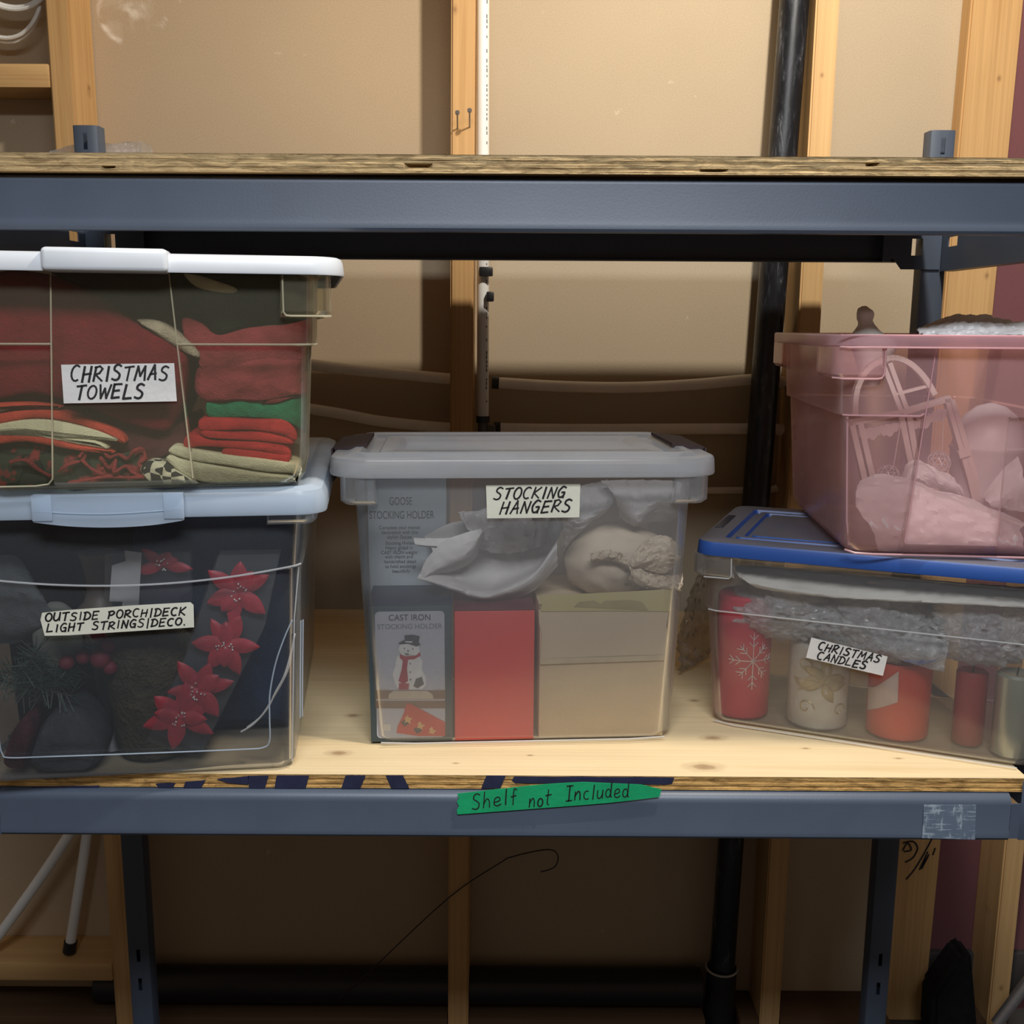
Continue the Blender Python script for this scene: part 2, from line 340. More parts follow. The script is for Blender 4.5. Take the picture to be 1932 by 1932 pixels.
def write(bm, s, p0, p1, h, y, wd, slant=0.22, gap=0.32, seed=1, aspect=None):
    """letters along the base line p0-p1 (x,z); widths fitted to its length"""
    rr = random.Random(seed); a = Vector(p0); b = Vector(p1); Ld = (b-a).length; ux = (b-a)/Ld; uz = Vector((-ux.y, ux.x))
    tot = sum(WID.get(ch, 0.9) for ch in s)+gap*(len(s)-1); k = Ld/tot; x = 0
    for ch in s:
        wch = WID.get(ch, 0.9); jit = (rr.random()-0.5)*0.10; sc = 1+(rr.random()-0.5)*0.14
        for st in GL[ch]:
            pts = []
            for (px, pz) in st:
                q = a+ux*((x+px*wch)*k+slant*pz*h)+uz*((pz*sc+jit)*h); pts.append((q.x, q.y))
            ribbon(bm, pts, wd*(0.85+0.3*rr.random()), y)
        x += wch+gap
def printed(name, s, x, z, size, y, m, parent, align='CENTER', sx=1.0):
    cu = bpy.data.curves.new(name, 'FONT'); cu.body = s; cu.size = size; cu.align_x = align; cu.extrude = 0.0001
    cu.materials.append(m); tmp = bpy.data.objects.new('t', cu); C.objects.link(tmp); me = bpy.data.meshes.new_from_object(tmp.evaluated_get(bpy.context.evaluated_depsgraph_get()))
    bpy.data.objects.remove(tmp); me.name = name; me.transform(Matrix.Rotation(PI/2, 4, 'X') @ Matrix.Diagonal((sx, 1, 1, 1))); me.materials.clear(); me.materials.append(m)
    o = bpy.data.objects.new(name, me); C.objects.link(o); o.parent = parent; o.location = (x, y, z); return o

# ------------------------------------------------------------------ the room
wall = struct('wall_back')
def panel(x0, x1, m, label=None):
    o = struct('drywall_panel', box(BM(), x0, x1, 0.75, 0.763, -0.04, 2.35), m, wall)
    if label: o['label'] = label
panel(-1.60, -0.7085, M['drywall_smear']); panel(-0.7075, -0.0805, M['drywall_smear']); panel(-0.0795, 0.4835, M['drywall']); panel(0.4845, 0.7675, M['drywall'])
panel(0.7685, 1.70, M['purple'], 'purple painted panel')
def stud(xb, xt, wd, y0, y1, m, z0=-0.04, z1=2.3):
    b = BM(); hexa(b, [(xb, y0, z0), (xb+wd, y0, z0), (xb+wd, y1, z0), (xb, y1, z0), (xt, y0, z1), (xt+wd, y0, z1), (xt+wd, y1, z1), (xt, y1, z1)])
    bmesh.ops.bevel(b, geom=b.edges[:], offset=0.003, segments=2, affect='EDGES')
    return struct('stud', b, m, wall)
stud(-0.7285, -0.7275, 0.037, 0.66, 0.75, M['pine'])
stc = stud(-0.1134, -0.094, 0.0375, 0.66, 0.75, M['pine'])
stud(0.4640, 0.4665, 0.0365, 0.66, 0.75, M['pine_pale'])
sb = stud(0.708, 0.733, 0.083, 0.712, 0.75, M['pine']); sb['label'] = 'wide board lying flat against the wall'
stud(0.886, 0.888, 0.036, 0.66, 0.75, M['pine_pale'])
struct('blocking', box(BM(), -1.2, -0.7285, 0.66, 0.75, 1.624, 1.660, 0.003), M['pine_x'], wall)
struct('blocking', box(BM(), -1.2, -0.7285, 0.66, 0.75, 0.0705, 0.105, 0.003), M['pine_x'], wall)
for (bx, bz), (hx, hz) in zip([(-0.0897,1.5639),(-0.0704,1.5663)], [(-0.0880,1.5842),(-0.0691,1.5875)]):
    b = BM(); tube(b, [(bx, 0.664, bz), (hx, 0.630, hz)], 0.0013, 8)
    q = BM(); tube(q, [(hx, 0.6305, hz-0.0005), (hx, 0.628, hz+0.001)], 0.0036, 12)
    n_ = obj('nail', b, M['nail'], stc); me = bpy.data.meshes.new('t'); q.to_mesh(me); q.free()
    bb = BM(); bb.from_mesh(n_.data); bb.from_mesh(me); bb.to_mesh(n_.data); bb.free()
fl = struct('floor', box(BM(), -1.8, 1.8, -2.6, 0.763, -0.09, -0.04), M['concrete'])
M['sole'] = wood('stained_sole_plate', S(92, 70, 50), S(70, 52, 36), 'x', 14)
for x0, x1 in ((-1.2, -0.7295), (-0.6905, -0.1145), (-0.0750, 0.3640), (0.4280, 0.4630), (0.5020, 0.7070), (0.7930, 0.8850)): struct('sole_plate', box(BM(), x0, x1, 0.66, 0.75, -0.04, -0.003, 0.002), M['sole'], wall)
# dark scribble on the wide flat board, low down
b = BM()
for st in ([(0.7246,0.3272),(0.7420,0.3305),(0.7518,0.3168),(0.7444,0.2977),(0.7313,0.2892)], [(0.7247,0.3124),(0.7324,0.3273),(0.7403,0.3136),(0.7278,0.3103)], [(0.7775,0.3381),(0.7635,0.3042),(0.7491,0.2744),(0.7358,0.2551)], [(0.7709,0.3096),(0.7589,0.2744),(0.7733,0.3043),(0.7627,0.2766)], [(0.7840,0.3170),(0.7811,0.3043)]): ribbon(b, smooth_pts(st, 3), 0.0028, 0.7105)
obj('pencil_mark', b, M['ink'], sb, smooth=0)
struct('baseboard_back', box(BM(), 0.80, 1.7, 0.735, 0.75, -0.003, 0.088, 0.003), plain('dark_grey_board', S(62, 60, 60), 0.5, 0.15, 10))

# ------------------------------------------------------------------ pipes and tubes on the wall
wp = thing('water_pipe', 'upright white plastic water pipe beside the middle stud', 'pipe', (-0.0497, 0.678, 1.085))
b = BM(); lathe(b, [(0.0096, 0.022), (0.0098, 0.024), (0.0098, 1.2), (0.0096, 1.202)], 24); obj('pipe_body', b, M['white_pipe'], wp)
b = BM(); lathe(b, [(0.0112, 0.016), (0.0112, 0.027)], 24); obj('collar', b, M['black'], wp)
b = BM(); lathe(b, [(0.0085, -0.004), (0.0085, 0.0165)], 16); box(b, 0.006, 0.021, -0.007, 0.007, -0.002, 0.012, 0.003); obj('elbow_fitting', b, plain('dark_fitting', (0.10, 0.09, 0.075), 0.5), wp)
b = BM(); rr = random.Random(3)
for k in range(150):
    z = 0.05+k*0.0072
    if rr.random() < 0.6 and not 0.36 < z < 0.40:
        a = -0.95+rr.random()*0.05; ww = 0.0017; r = 0.0099
        box(b, r*math.cos(a)-0.0009+0.0003, r*math.cos(a)+0.0012, r*math.sin(a)-0.0003, r*math.sin(a)+0.0006, z, z+0.0022+rr.random()*0.0035)
obj('printed_text', b, M['grey_ink'], wp, smooth=0, kind='stuff')
for (px, pz), (sx, sz) in zip([(-0.0445,1.3469),(-0.0376,1.3072)], ((0.011, 0.0075), (0.006, 0.008))):
    b = BM(); box(b, px+0.0497-sx, px+0.0497+sx, -0.0195, -0.0095, pz-1.085-sz, pz-1.085+sz, 0.002); box(b, px+0.0497+sx-0.005, px+0.0497+sx, -0.012, 0.006, pz-1.085-sz*0.8, pz-1.085+sz*0.8, 0.001)
    obj('pipe_clip', b, M['black'], wp)
def wtube(pts, label, y=0.72, cap=None, r=0.0096):
    o = thing('water_tube', label, 'tube', (pts[0][0], y, pts[0][1]), 0, 'cream water tubes along the wall')
    P = smooth_pts([(p[0]-pts[0][0], 0, p[1]-pts[0][1]) for p in pts], 8)
    b = BM(); tube(b, P, r, 14); obj('tube_body', b, M['cream_tube'], o)
    if cap:
        d = (Vector(P[1])-Vector(P[0])).normalized(); b = BM(); tube(b, [-d*0.008, d*0.004], r*1.12, 14); obj('coupling', b, M['black'], o)
wtube([(-0.689, 1.240)]+[(-0.3359,1.1930),(-0.2234,1.1811),(-0.1061,1.1710)], 'cream tube on the left of the middle stud, upper of the two')
wtube([(-0.689, 1.165)]+[(-0.3381,1.1173),(-0.2248,1.0980),(-0.1066,1.0868)], 'cream tube on the left of the middle stud, lower of the two')
wtube([(-0.0275,1.1652),(0.0838,1.1595),(0.1924,1.1583),(0.3008,1.1634),(0.4269,1.1740)]+[(0.464, 1.166)], 'cream tube between middle stud and black drain pipe, upper of the two', cap=1)
wtube([(-0.0245,1.0873),(0.1213,1.0863),(0.4311,1.0890)]+[(0.464, 1.083)], 'cream tube between middle stud and black drain pipe, lower of the two', cap=1)
wtube([(0.2544,0.9776),(0.4400,0.9806)]+[(0.464, 0.985)], 'thin brownish tube low behind the stocking hangers tub', 0.735, r=0.006)
dp = thing('drain_pipe', 'upright black drain pipe leaning against the right stud', 'pipe', (0.396, 0.690, 0.0))
b = BM(); tube(b, [(0.0, 0, 0.07), (0.0435*0.35, 0, 0.75), (0.044, 0, 1.78), (0.058, 0, 2.3)], 0.0232, 28); obj('pipe_body', b, M['black_pvc'], dp)
b = BM(); tube(b, [(-0.001, 0, -0.04), (0.0005, 0, 0.085)], 0.0275, 28); obj('coupling', b, M['black'], dp)
b = BM(); tube(b, [(0.0285*math.cos(a), 0.0285*math.sin(a), 0.086) for a in [2*PI*k/28 for k in range(28)]], 0.0022, 8, True); obj('coupling_rim', b, plain('grey_glue_rim', (0.4, 0.38, 0.36), 0.4), dp)
b = BM(); tube(b, [(-0.78, 0.705, 0.036), (-0.774, 0.705, 0.036), (0.36, 0.705, 0.036)], [0.02, 0.034, 0.034], 20)
single('floor_drain_pipe', b, M['black'], 'black drain pipe lying along the foot of the wall', 'pipe')
cc = thing('cable_coil', 'coil of white cable hanging high in the left corner', 'cable', (-0.800, 0.70, 1.70))
for (rx, rz_, cx, cz, yy) in ((0.060, 0.058, -0.0105, 0.066, 0), (0.056, 0.056, -0.012, 0.060, 0.008), (0.060, 0.040, 0.012, 0.088, -0.01), (0.058, 0.040, 0.010, 0.093, -0.004)):
    b = BM(); tube(b, [(cx+rx*math.cos(a), yy+0.004*math.sin(3*a), cz+rz_*math.sin(a)) for a in [2*PI*k/40 for k in range(40)]], 0.0034, 8, True); obj('cable_loop', b, M['white_pipe'], cc)
# wire hook
b = BM(); P = [(x, 0.652, z) for x, z in smooth_pts([(-0.3121,0.0428),(-0.2624,0.0916),(-0.1115,0.2457),(-0.0163,0.3166),(0.0026,0.3270),(0.0357,0.3364),(0.0640,0.3417),(0.0801,0.3387),(0.0859,0.3265),(0.0814,0.3100),(0.0692,0.3027),(0.0550,0.2985)], 5)]; tube(b, P, 0.0011, 6)
single('wire_hook', b, plain('dark_wire', (0.012, 0.010, 0.009), 0.5), 'thin dark bent wire with a hooked end leaning on the lower wall', 'wire')
# white tubular stand legs, lower left
fs = thing('folding_stand', 'white tubular stand with black feet on the low plank at lower left', 'stand', (-0.79, 0.69, 0.105))
for (a_, b_) in (([(-0.7502,0.4837),(-0.7688,0.3503),(-0.8170,0.1207)], 1), ([(-0.7086,0.4928),(-0.7937,0.3554),(-0.8581,0.2617),(-0.9340,0.1588),(-0.9667,0.1178)], 0)):
    yy = 0.69 if b_ else 0.67
    P = [(x+0.79, yy-0.69, z-0.105) for x, z in a_]
    if not b_: P[-1] = (P[-1][0], P[-1][1], max(P[-1][2], 0.011))
    b = BM(); tube(b, smooth_pts(P, 5), 0.0095, 14); lg = obj('leg', b, M['white_pipe'], fs)
    e = Vector(P[-1]); d = (e-Vector(P[-2])).normalized(); b = BM(); tube(b, [e-d*0.012, e+d*0.010], 0.0118, 14); obj('rubber_foot', b, M['black'], lg)
# lower right
b = BM(); extrude(b, [(0.7577,0.0078),(0.7548,0.0922),(0.7982,0.1704),(0.8164,0.1757),(0.8474,-0.0183),(0.7636,-0.0189)], 'y', 0.60, 0.66); bmesh.ops.bevel(b, geom=b.edges[:], offset=0.008, segments=2, affect='EDGES')
single('cloth_bag', b, cloth('black_cloth', (0.014, 0.014, 0.015)), 'black cloth bag slumped on the floor beside the far right stud', 'bag')
b = BM(); tube(b, [(x, 0.58, z) for x, z in [(0.8602,0.0531),(0.9020,0.1260),(0.9638,0.2304)]], 0.010, 12); single('metal_tube', b, plain('brushed_metal', (0.45, 0.45, 0.47), 0.35, 0.1, 60, metal=0.8), 'grey metal tube leaning at the far lower right', 'tube')

# ------------------------------------------------------------------ shelving rack
rack = thing('shelving_rack', 'blue-grey steel shelving rack carrying two plywood shelves', 'shelving')
def grid_plate(bm, xs, zs, skip, f):
    for i in range(len(xs)-1):
        for j in range(len(zs)-1):
            if (i, j) in skip: continue
            bm.faces.new([bm.verts.new(f(*p)) for p in ((xs[i], zs[j]), (xs[i+1], zs[j]), (xs[i+1], zs[j+1]), (xs[i], zs[j+1]))])
def post(cx, y0, back):
    """slotted channel: rounded face plus two returns"""
    b = BM(); wd = 0.0185; s = 0.0030; dpt = 0.024
    zs = [-0.04]
    for z in (0.2045, 0.2555, 0.66, 0.711, 1.345, 1.396, 1.447, 1.4975): zs += [z, z+0.022]
    zs.append(1.5295)
    prof = [(-wd, dpt), (-wd, 0.007), (-wd+0.002, 0.002), (-wd+0.007, 0.0), (-s, 0.0), (s, 0.0), (wd-0.007, 0.0), (wd-0.002, 0.002), (wd, 0.007), (wd, dpt), (-wd, dpt)]
    for i in range(len(prof)-1):
        for j in range(len(zs)-1):
            if i == 4 and j % 2 == 1: continue
            q = [(cx+prof[i][0], y0+prof[i][1], zs[j]), (cx+prof[i+1][0], y0+prof[i+1][1], zs[j]), (cx+prof[i+1][0], y0+prof[i+1][1], zs[j+1]), (cx+prof[i][0], y0+prof[i][1], zs[j+1])]
            b.faces.new([b.verts.new(p) for p in q])
    bmesh.ops.remove_doubles(b, verts=b.verts[:], dist=1e-5)
    bmesh.ops.recalc_face_normals(b, faces=b.faces[:])
    bmesh.ops.solidify(b, geom=b.faces[:], thickness=0.0016)
    return obj('post', b, M['steel'], rack, smooth=30)
for cx, y0 in ((-0.593, 0.445), (0.593, 0.445), (-0.648, 0.002), (0.668, 0.002)): post(cx, y0, 0)
def beam_profile(z0, z1, y0, sgn=1, r=0.006):
    h = z1-z0; pr = []
    pr += [(y0+0.030*sgn, z1), (y0+r*sgn, z1)] + [(y0+(r-r*math.sin(a))*sgn, z1-r+r*math.cos(a)) for a in (0.4, 0.8, 1.2)] + [(y0, z1-r), (y0, z0+0.012)]
    pr += [(y0-0.0012*sgn, z0+0.008), (y0-0.0012*sgn, z0+0.003), (y0+0.001*sgn, z0), (y0+0.014*sgn, z0), (y0+0.014*sgn, z0+0.0022), (y0+0.0035*sgn, z0+0.0025)]
    pr += [(y0+0.0035*sgn, z1-r), (y0+0.0065*sgn, z1-0.0025), (y0+0.030*sgn, z1-0.0022)]
    return pr
def beam(z0, z1, y0, x0, x1, sgn=1, r=0.006):
    b = BM(); extrude(b, beam_profile(z0, z1, y0, sgn, r), 'x', x0, x1); return b
bu = obj('shelf_beam', beam(1.3520, 1.4040, 0.008, -0.630, 0.650), M['steel'], rack)
b = beam(0.7140, 0.7655, -0.008, -0.552, 0.5405, 1, 0.011)
box(b, 0.5402, 0.551, -0.008, -0.006, 0.716, 0.756); box(b, 0.551, 0.650, -0.008, -0.006, 0.714, 0.782, 0.001); box(b, -0.63, -0.5518, -0.008, -0.006, 0.714, 0.762)
blw = obj('shelf_beam', b, M['steel'], rack)
# rear beams with their slotted end brackets
def rear_beam(z0, z1):
    b = beam(z0, z1, 0.470, -0.546, 0.546, -1)
    for s in (-1, 1):
        xs = [0.546, 0.5590, 0.5745, 0.600]; zs = [z0-0.0105, z0+0.0085, z0+0.0315, z1]
        for i in range(3):
            for j in range(3):
                if (i, j) != (1, 1): box(b, min(s*xs[i], s*xs[i+1]), max(s*xs[i], s*xs[i+1]), 0.4425, 0.4445, zs[j], zs[j+1])
        extrude(b, [(s*x, z) for x, z in ((0.519, z0), (0.519, z1), (0.546, z1), (0.546, z0-0.0105), (0.536, z0+0.002), (0.534, z0+0.0045), (0.5305, z0+0.003), (0.5315, z0))], 'y', 0.4425, 0.4445)
    return obj('shelf_beam', b, M['steel'], rack)
rear_beam(1.3525, 1.4035); rear_beam(0.7140, 0.7650)
def side_beam(sx, xf, z0, z1):
    q = BM()
    ys = [0.02, 0.395, 0.424, 0.443]; zs = [z0, z0+0.032, z0+0.045, z1]
    def f(y, z): return (sx*0.603+(xf-sx*0.603)*(0.445-y)/0.44, y, z)
    grid_plate(q, ys, zs, {(1, 1)}, f)
    bmesh.ops.remove_doubles(q, verts=q.verts[:], dist=1e-5); bmesh.ops.recalc_face_normals(q, faces=q.faces[:]); bmesh.ops.solidify(q, geom=q.faces[:], thickness=0.002)
    hexa(q, [f(0.02, z0)[:2]+(z0,), f(0.444, z0)[:2]+(z0,), (f(0.444, z0)[0]+sx*0.018, 0.444, z0), (f(0.02, z0)[0]+sx*0.018, 0.02, z0)]+[f(0.02, z0)[:2]+(z0+0.002,), f(0.444, z0)[:2]+(z0+0.002,), (f(0.444, z0)[0]+sx*0.018, 0.444, z0+0.002), (f(0.02, z0)[0]+sx*0.018, 0.02, z0+0.002)])
    obj('side_beam', q, M['steel'], rack)
for z0, z1 in ((1.3395, 1.398), (0.700, 0.760)):
    side_beam(-1, -0.618, z0, z1); side_beam(1, 0.614, z0, z1)
# green tape note, and the residue of a torn sticker, on the lower front beam
b = BM(); tp = smooth_pts([(-0.0570,0.7415),(0.0213,0.7482),(0.1068,0.7560),(0.1602,0.7631)], 3)+[(0.1623,0.7716),(0.1405,0.7770)]+smooth_pts([(0.0784,0.7796),(0.0381,0.7769),(-0.0057,0.7718),(-0.0570,0.7654)], 3)+[(-0.0553,0.7599),(-0.0576,0.7562),(-0.0553,0.7514),(-0.0576,0.7464)]
flat(b, tp, -0.0102, 0.0006)
tpo = obj('tape_label', b, M['green_tape'], blw, 'green tape with handwriting', smooth=0)
b = BM()
for s, u0, u1, h, sd in (('Shelf', [(-0.0410,0.7477)][0], [(0.0069,0.7541)][0], 0.0175, 3), ('not', [(0.0201,0.7511)][0], [(0.0429,0.7531)][0], 0.0165, 4), ('Jncluded', [(0.0599,0.7575)][0], [(0.1270,0.7640)][0], 0.0165, 5)):
    write(b, s, u0, u1, h, -0.0106, 0.0013, 0.15, 0.3, sd)
obj('lettering', b, M['ink'], tpo if False else blw, 'black handwriting on the green tape', smooth=0)
t = NT('torn_sticker'); v = t.coord((1, 1, 1), True); a = t.noise(t.coord((260, 40, 60), True), 1.0, 4, 0.7); a2 = t.noise(t.coord((40, 40, 330), True), 1.0, 3, 0.7); e = t.noise(v, 60, 3)
mk = t.ramp(t.math('ADD', t.math('MAXIMUM', a, a2), t.math('MULTIPLY', e, 0.35)), [(0.70, (0, 0, 0)), (0.84, (1, 1, 1))])
M['residue'] = t.pbr(t.mix(mk, S(92, 104, 120), S(150, 161, 172)), 0.5)
b = BM(); flat(b, [(0.4456,0.7553),(0.5014,0.7557),(0.5037,0.7154),(0.4463,0.7169)], -0.0098, 0.0008); obj('sticker_residue', b, M['residue'], blw, 'torn remains of a sticker', smooth=0)

# ------------------------------------------------------------------ plywood shelves
def ply_edge(name, light, dark):
    t = NT(name); v = t.coord((1, 1, 1), True)
    n1 = t.noise(t.coord((10, 10, 260), True), 1.0, 6, 0.7, 0.3)
    n2 = t.noise(t.coord((30, 30, 120), True), 1.0, 5, 0.65, 0.8)
    c = t.ramp(n1, [(0.32, dark), (0.5, light), (0.62, tuple(min(1, x*1.15) for x in light)), (0.75, dark)])
    c = t.mix(0.45, c, t.ramp(n2, [(0.40, tuple(x*0.42 for x in dark)), (0.52, light)]))
    return t.pbr(c, 0.8, 0, t.bump(t.math('ADD', n1, n2), 0.8, 0.004), 0.2)
kn = [(x, y, 0.782) for x, y in [(-0.1972,0.1704),(0.2386,0.2288),(-0.1946,0.0561),(0.2393,0.1066),(0.2137,0.0247),(0.3408,0.0771),(0.4381,0.0504),(-0.0608,0.0307),(0.0220,0.0533)]]
KR = [(0.009, 1.6, 1, 1), (0.008, 1.6, 1, 1), (0.011, 1.8, 1, 1), (0.012, 1.7, 1, 1), (0.016, 1.8, 1, 1), (0.004, 2, 1, 1), (0.004, 2, 1, 1), (0.003, 2, 1, 1), (0.003, 2, 1, 1)]
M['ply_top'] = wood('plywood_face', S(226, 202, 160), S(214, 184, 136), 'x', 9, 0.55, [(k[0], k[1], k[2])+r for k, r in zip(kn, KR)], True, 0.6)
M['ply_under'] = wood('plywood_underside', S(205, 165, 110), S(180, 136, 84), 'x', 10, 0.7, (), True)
M['edge_up'] = ply_edge('weathered_plywood_edge', S(186, 160, 118), S(140, 112, 74))
M['edge_low'] = ply_edge('plywood_edge', S(200, 158, 96), S(128, 86, 42))
def plywood(x0, x1, y0, y1, z0, z1, medge, label, seed, cuts=()):
    """board with a ragged, layered front edge: each ply steps in or out"""
    rr = random.Random(seed); b = BM(); lay = [(0, 0.16), (0.16, 0.30), (0.30, 0.52), (0.52, 0.70), (0.70, 0.86), (0.86, 1.0)]
    nx = 160; hz = z1-z0; rows = []
    for li, (a, c) in enumerate(lay):
        for tt in (a+0.015, c-0.015):
            row = []
            for i in range(nx+1):
                x = x0+(x1-x0)*i/nx; d = 0.0008*(li % 2) + 0.0014*abs(noise.noise(Vector((x*22, li*3.1, seed))))+0.0012*max(0, noise.noise(Vector((x*70, tt*8, seed*2))))
                if li in (0, 5): d *= 0.4
                for (cx0, cx1, l_) in cuts:
                    if cx0 < x < cx1 and l_ == li: d = 0.012
                row.append((x, y0+d, z0+hz*tt))
            rows.append(row)
    V = [[b.verts.new(p) for p in r] for r in rows]
    top = [b.verts.new((p[0], y0, z1)) for p in rows[0]]; bot = [b.verts.new((p[0], y0, z0)) for p in rows[0]]
    V = [bot]+V+[top]
    bt = [b.verts.new((p[0], y1, z1)) for p in rows[0]]; bb = [b.verts.new((p[0], y1, z0)) for p in rows[0]]
    V = [bb]+V+[bt]
    for k in range(len(V)-1):
        for i in range(nx):
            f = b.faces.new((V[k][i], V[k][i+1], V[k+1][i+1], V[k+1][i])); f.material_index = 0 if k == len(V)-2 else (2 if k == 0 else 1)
    for i in range(nx):
        f = b.faces.new((V[-1][i], V[-1][i+1], V[0][i+1], V[0][i])); f.material_index = 1
    for e_ in (0, nx):
        b.faces.new([r[e_] for r in V]).material_index = 1
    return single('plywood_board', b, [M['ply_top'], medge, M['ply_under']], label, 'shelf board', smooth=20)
xs_ = [p[0] for p in [(-0.1070,1.4118),(-0.0849,1.4119),(0.1815,1.4119),(0.2062,1.4120),(0.3448,1.4192),(0.3499,1.4192),(-0.3954,1.4126),(-0.3924,1.4127)]]
up_board = plywood(-0.556, 0.566, 0.0, 0.556, 1.4062, 1.4235, M['edge_up'], 'rough edged plywood board lying on the upper beams', 3, [(xs_[0], xs_[1], 2), (xs_[2], xs_[3], 1), (xs_[4]-0.002, xs_[5]+0.002, 3), (xs_[6]-0.002, xs_[7]+0.002, 1)])
low_board = plywood(-0.575, 0.560, 0.0, 0.655, 0.7665, 0.7820, M['edge_low'], 'plywood board with navy stencil paint on its edge, under the tubs', 8)
b = BM(); o_ = low_board.location
for q in ([(-0.5189,0.7660),(-0.4453,0.7677),(-0.4467,0.7634),(-0.5192,0.7623)], [(-0.3842,0.7699),(-0.3629,0.7712),(-0.3655,0.7657),(-0.3810,0.7656)], [(-0.3519,0.7725),(-0.3300,0.7745),(-0.3350,0.7659),(-0.3546,0.7658)], [(-0.3173,0.7758),(-0.2828,0.7797),(-0.2843,0.7699),(-0.3061,0.7716)], [(-0.2839,0.7797),(-0.2615,0.7804),(-0.2661,0.7657),(-0.2833,0.7656)], [(-0.2529,0.7805),(-0.2179,0.7807),(-0.2218,0.7660),(-0.2557,0.7658)],
          [(-0.1784,0.7809),(-0.1566,0.7811),(-0.1626,0.7663),(-0.1833,0.7662)], [(-0.1348,0.7812),(-0.1164,0.7813),(-0.1097,0.7667),(-0.1293,0.7665)], [(-0.0259,0.7819),(-0.0052,0.7820),(-0.0109,0.7673),(-0.0316,0.7672)], [(0.0039,0.7808),(0.1771,0.7807),(0.1750,0.7739),(0.1676,0.7727),(0.0051,0.7735),(0.0017,0.7765)]):
    b = BM(); flat(b, [(x-o_[0], z-o_[2]) for x, z in q], -o_[1]-0.0006, 0.0022); obj('stencil_mark', b, M['navy_paint'], low_board, 'navy blue stencil paint', smooth=0)
# clear film on the upper shelf
b = BM()
P_ = [(-0.700, 1.424), (-0.690, 1.470), (-0.660, 1.500), (-0.610, 1.513), (-0.560, 1.512), (-0.530, 1.516), (-0.528, 1.470), (-0.530, 1.424)]
loft(b, [[(x, 0.482+dy, z) for x, z in P_] for dy in (0.0, 0.012, 0.03, 0.05)], True, True)
bmesh.ops.subdivide_edges(b, edges=b.edges[:], cuts=3, use_grid_fill=True)
for v_ in b.verts: v_.co += Vector((0.004*noise.noise(v_.co*40), 0.006*noise.noise(v_.co*35+Vector((5, 0, 0))), 0.004*noise.noise(v_.co*45))); v_.co.z = max(v_.co.z, 1.4238); v_.co.y = max(v_.co.y, 0.474)
M['film'] = film('clear_crinkled_film', milk=0.16)
single('plastic_sheet', b, M['film'], 'crinkled clear plastic sheet lying on the upper shelf at left', 'plastic sheet', smooth=0)
# ------------------------------------------------------------------ storage tubs
def ring(W, D, gx, gy, r, z, t=0.0, xs=(), yf=None, zf=None, seg=6):
    x0, x1, y0, y1 = -gx+t, W+gx-t, -gy+t, D+gy-t; r = max(r-t, 0.002); P = []
    for x in [x0+r]+list(xs)+[x1-r]:
        y = y0
        if yf is not None:
            q = yf(x, z)
            if q is not None: y = q+t
        P.append((x, y, z+(zf(x) if zf else 0.0)))
    zc = z+(zf(x1-r) if zf else 0.0)
    for cx, cy, a0 in ((x1-r, y0+r, -90), (x1-r, y1-r, 0), (x0+r, y1-r, 90), (x0+r, y0+r, 180)):
        for k in range(seg+1):
            if a0 == -90 and k == 0: continue
            if a0 == 180 and k == seg: continue
            a = math.radians(a0+90*k/seg); P.append((cx+r*math.cos(a), cy+r*math.sin(a), zc if a0 in (-90, 180) else z))
    return P
def tub_body(W, D, prof, r, t=0.0022, xs=lambda z: (), yf=None, zf=None, lip=()):
    """closed shell: outer wall up, lip, inner wall down"""
    R = []
    for (z, g) in prof: R.append(ring(W, D, g, g, r+max(0, g)*0.6, z, 0, xs(z), yf, (lambda x, z=z: zf(x, z)) if zf else None))
    zt, gt = prof[-1]
    for (z, g) in lip: R.append(ring(W, D, g, g, r+g*0.6, z, 0, xs(z)))
    for (z, g) in reversed(prof): R.append(ring(W, D, g, g, r+max(0, g)*0.6, max(z, t), t, xs(z), yf, (lambda x, z=z: zf(x, z)) if zf else None))
    b = BM(); loft(b, R); bmesh.ops.recalc_face_normals(b, faces=b.faces[:]); return b
def lid_mesh(W, D, gx, gy, z0, z1, r, top, under=0.011, rnd_=0.005):
    """skirted lid; top = list of (z, inset) from the edge inwards"""
    tk = 0.003; R = []
    ri = lambda ins, z: ring(W, D, gx-ins, gy-ins, max(r-ins, 0.006), z)
    R += [ri(tk+0.001, z1-under), ri(tk, z0), ri(0.0006, z0), ri(0, z0+0.002), ri(0.0012, z1-rnd_), ri(0.0012+rnd_*0.3, z1-rnd_*0.3), ri(0.0012+rnd_, z1)]
    for z, ins in top: R.append(ri(ins, z))
    b = BM(); loft(b, R); bmesh.ops.recalc_face_normals(b, faces=b.faces[:]); return b
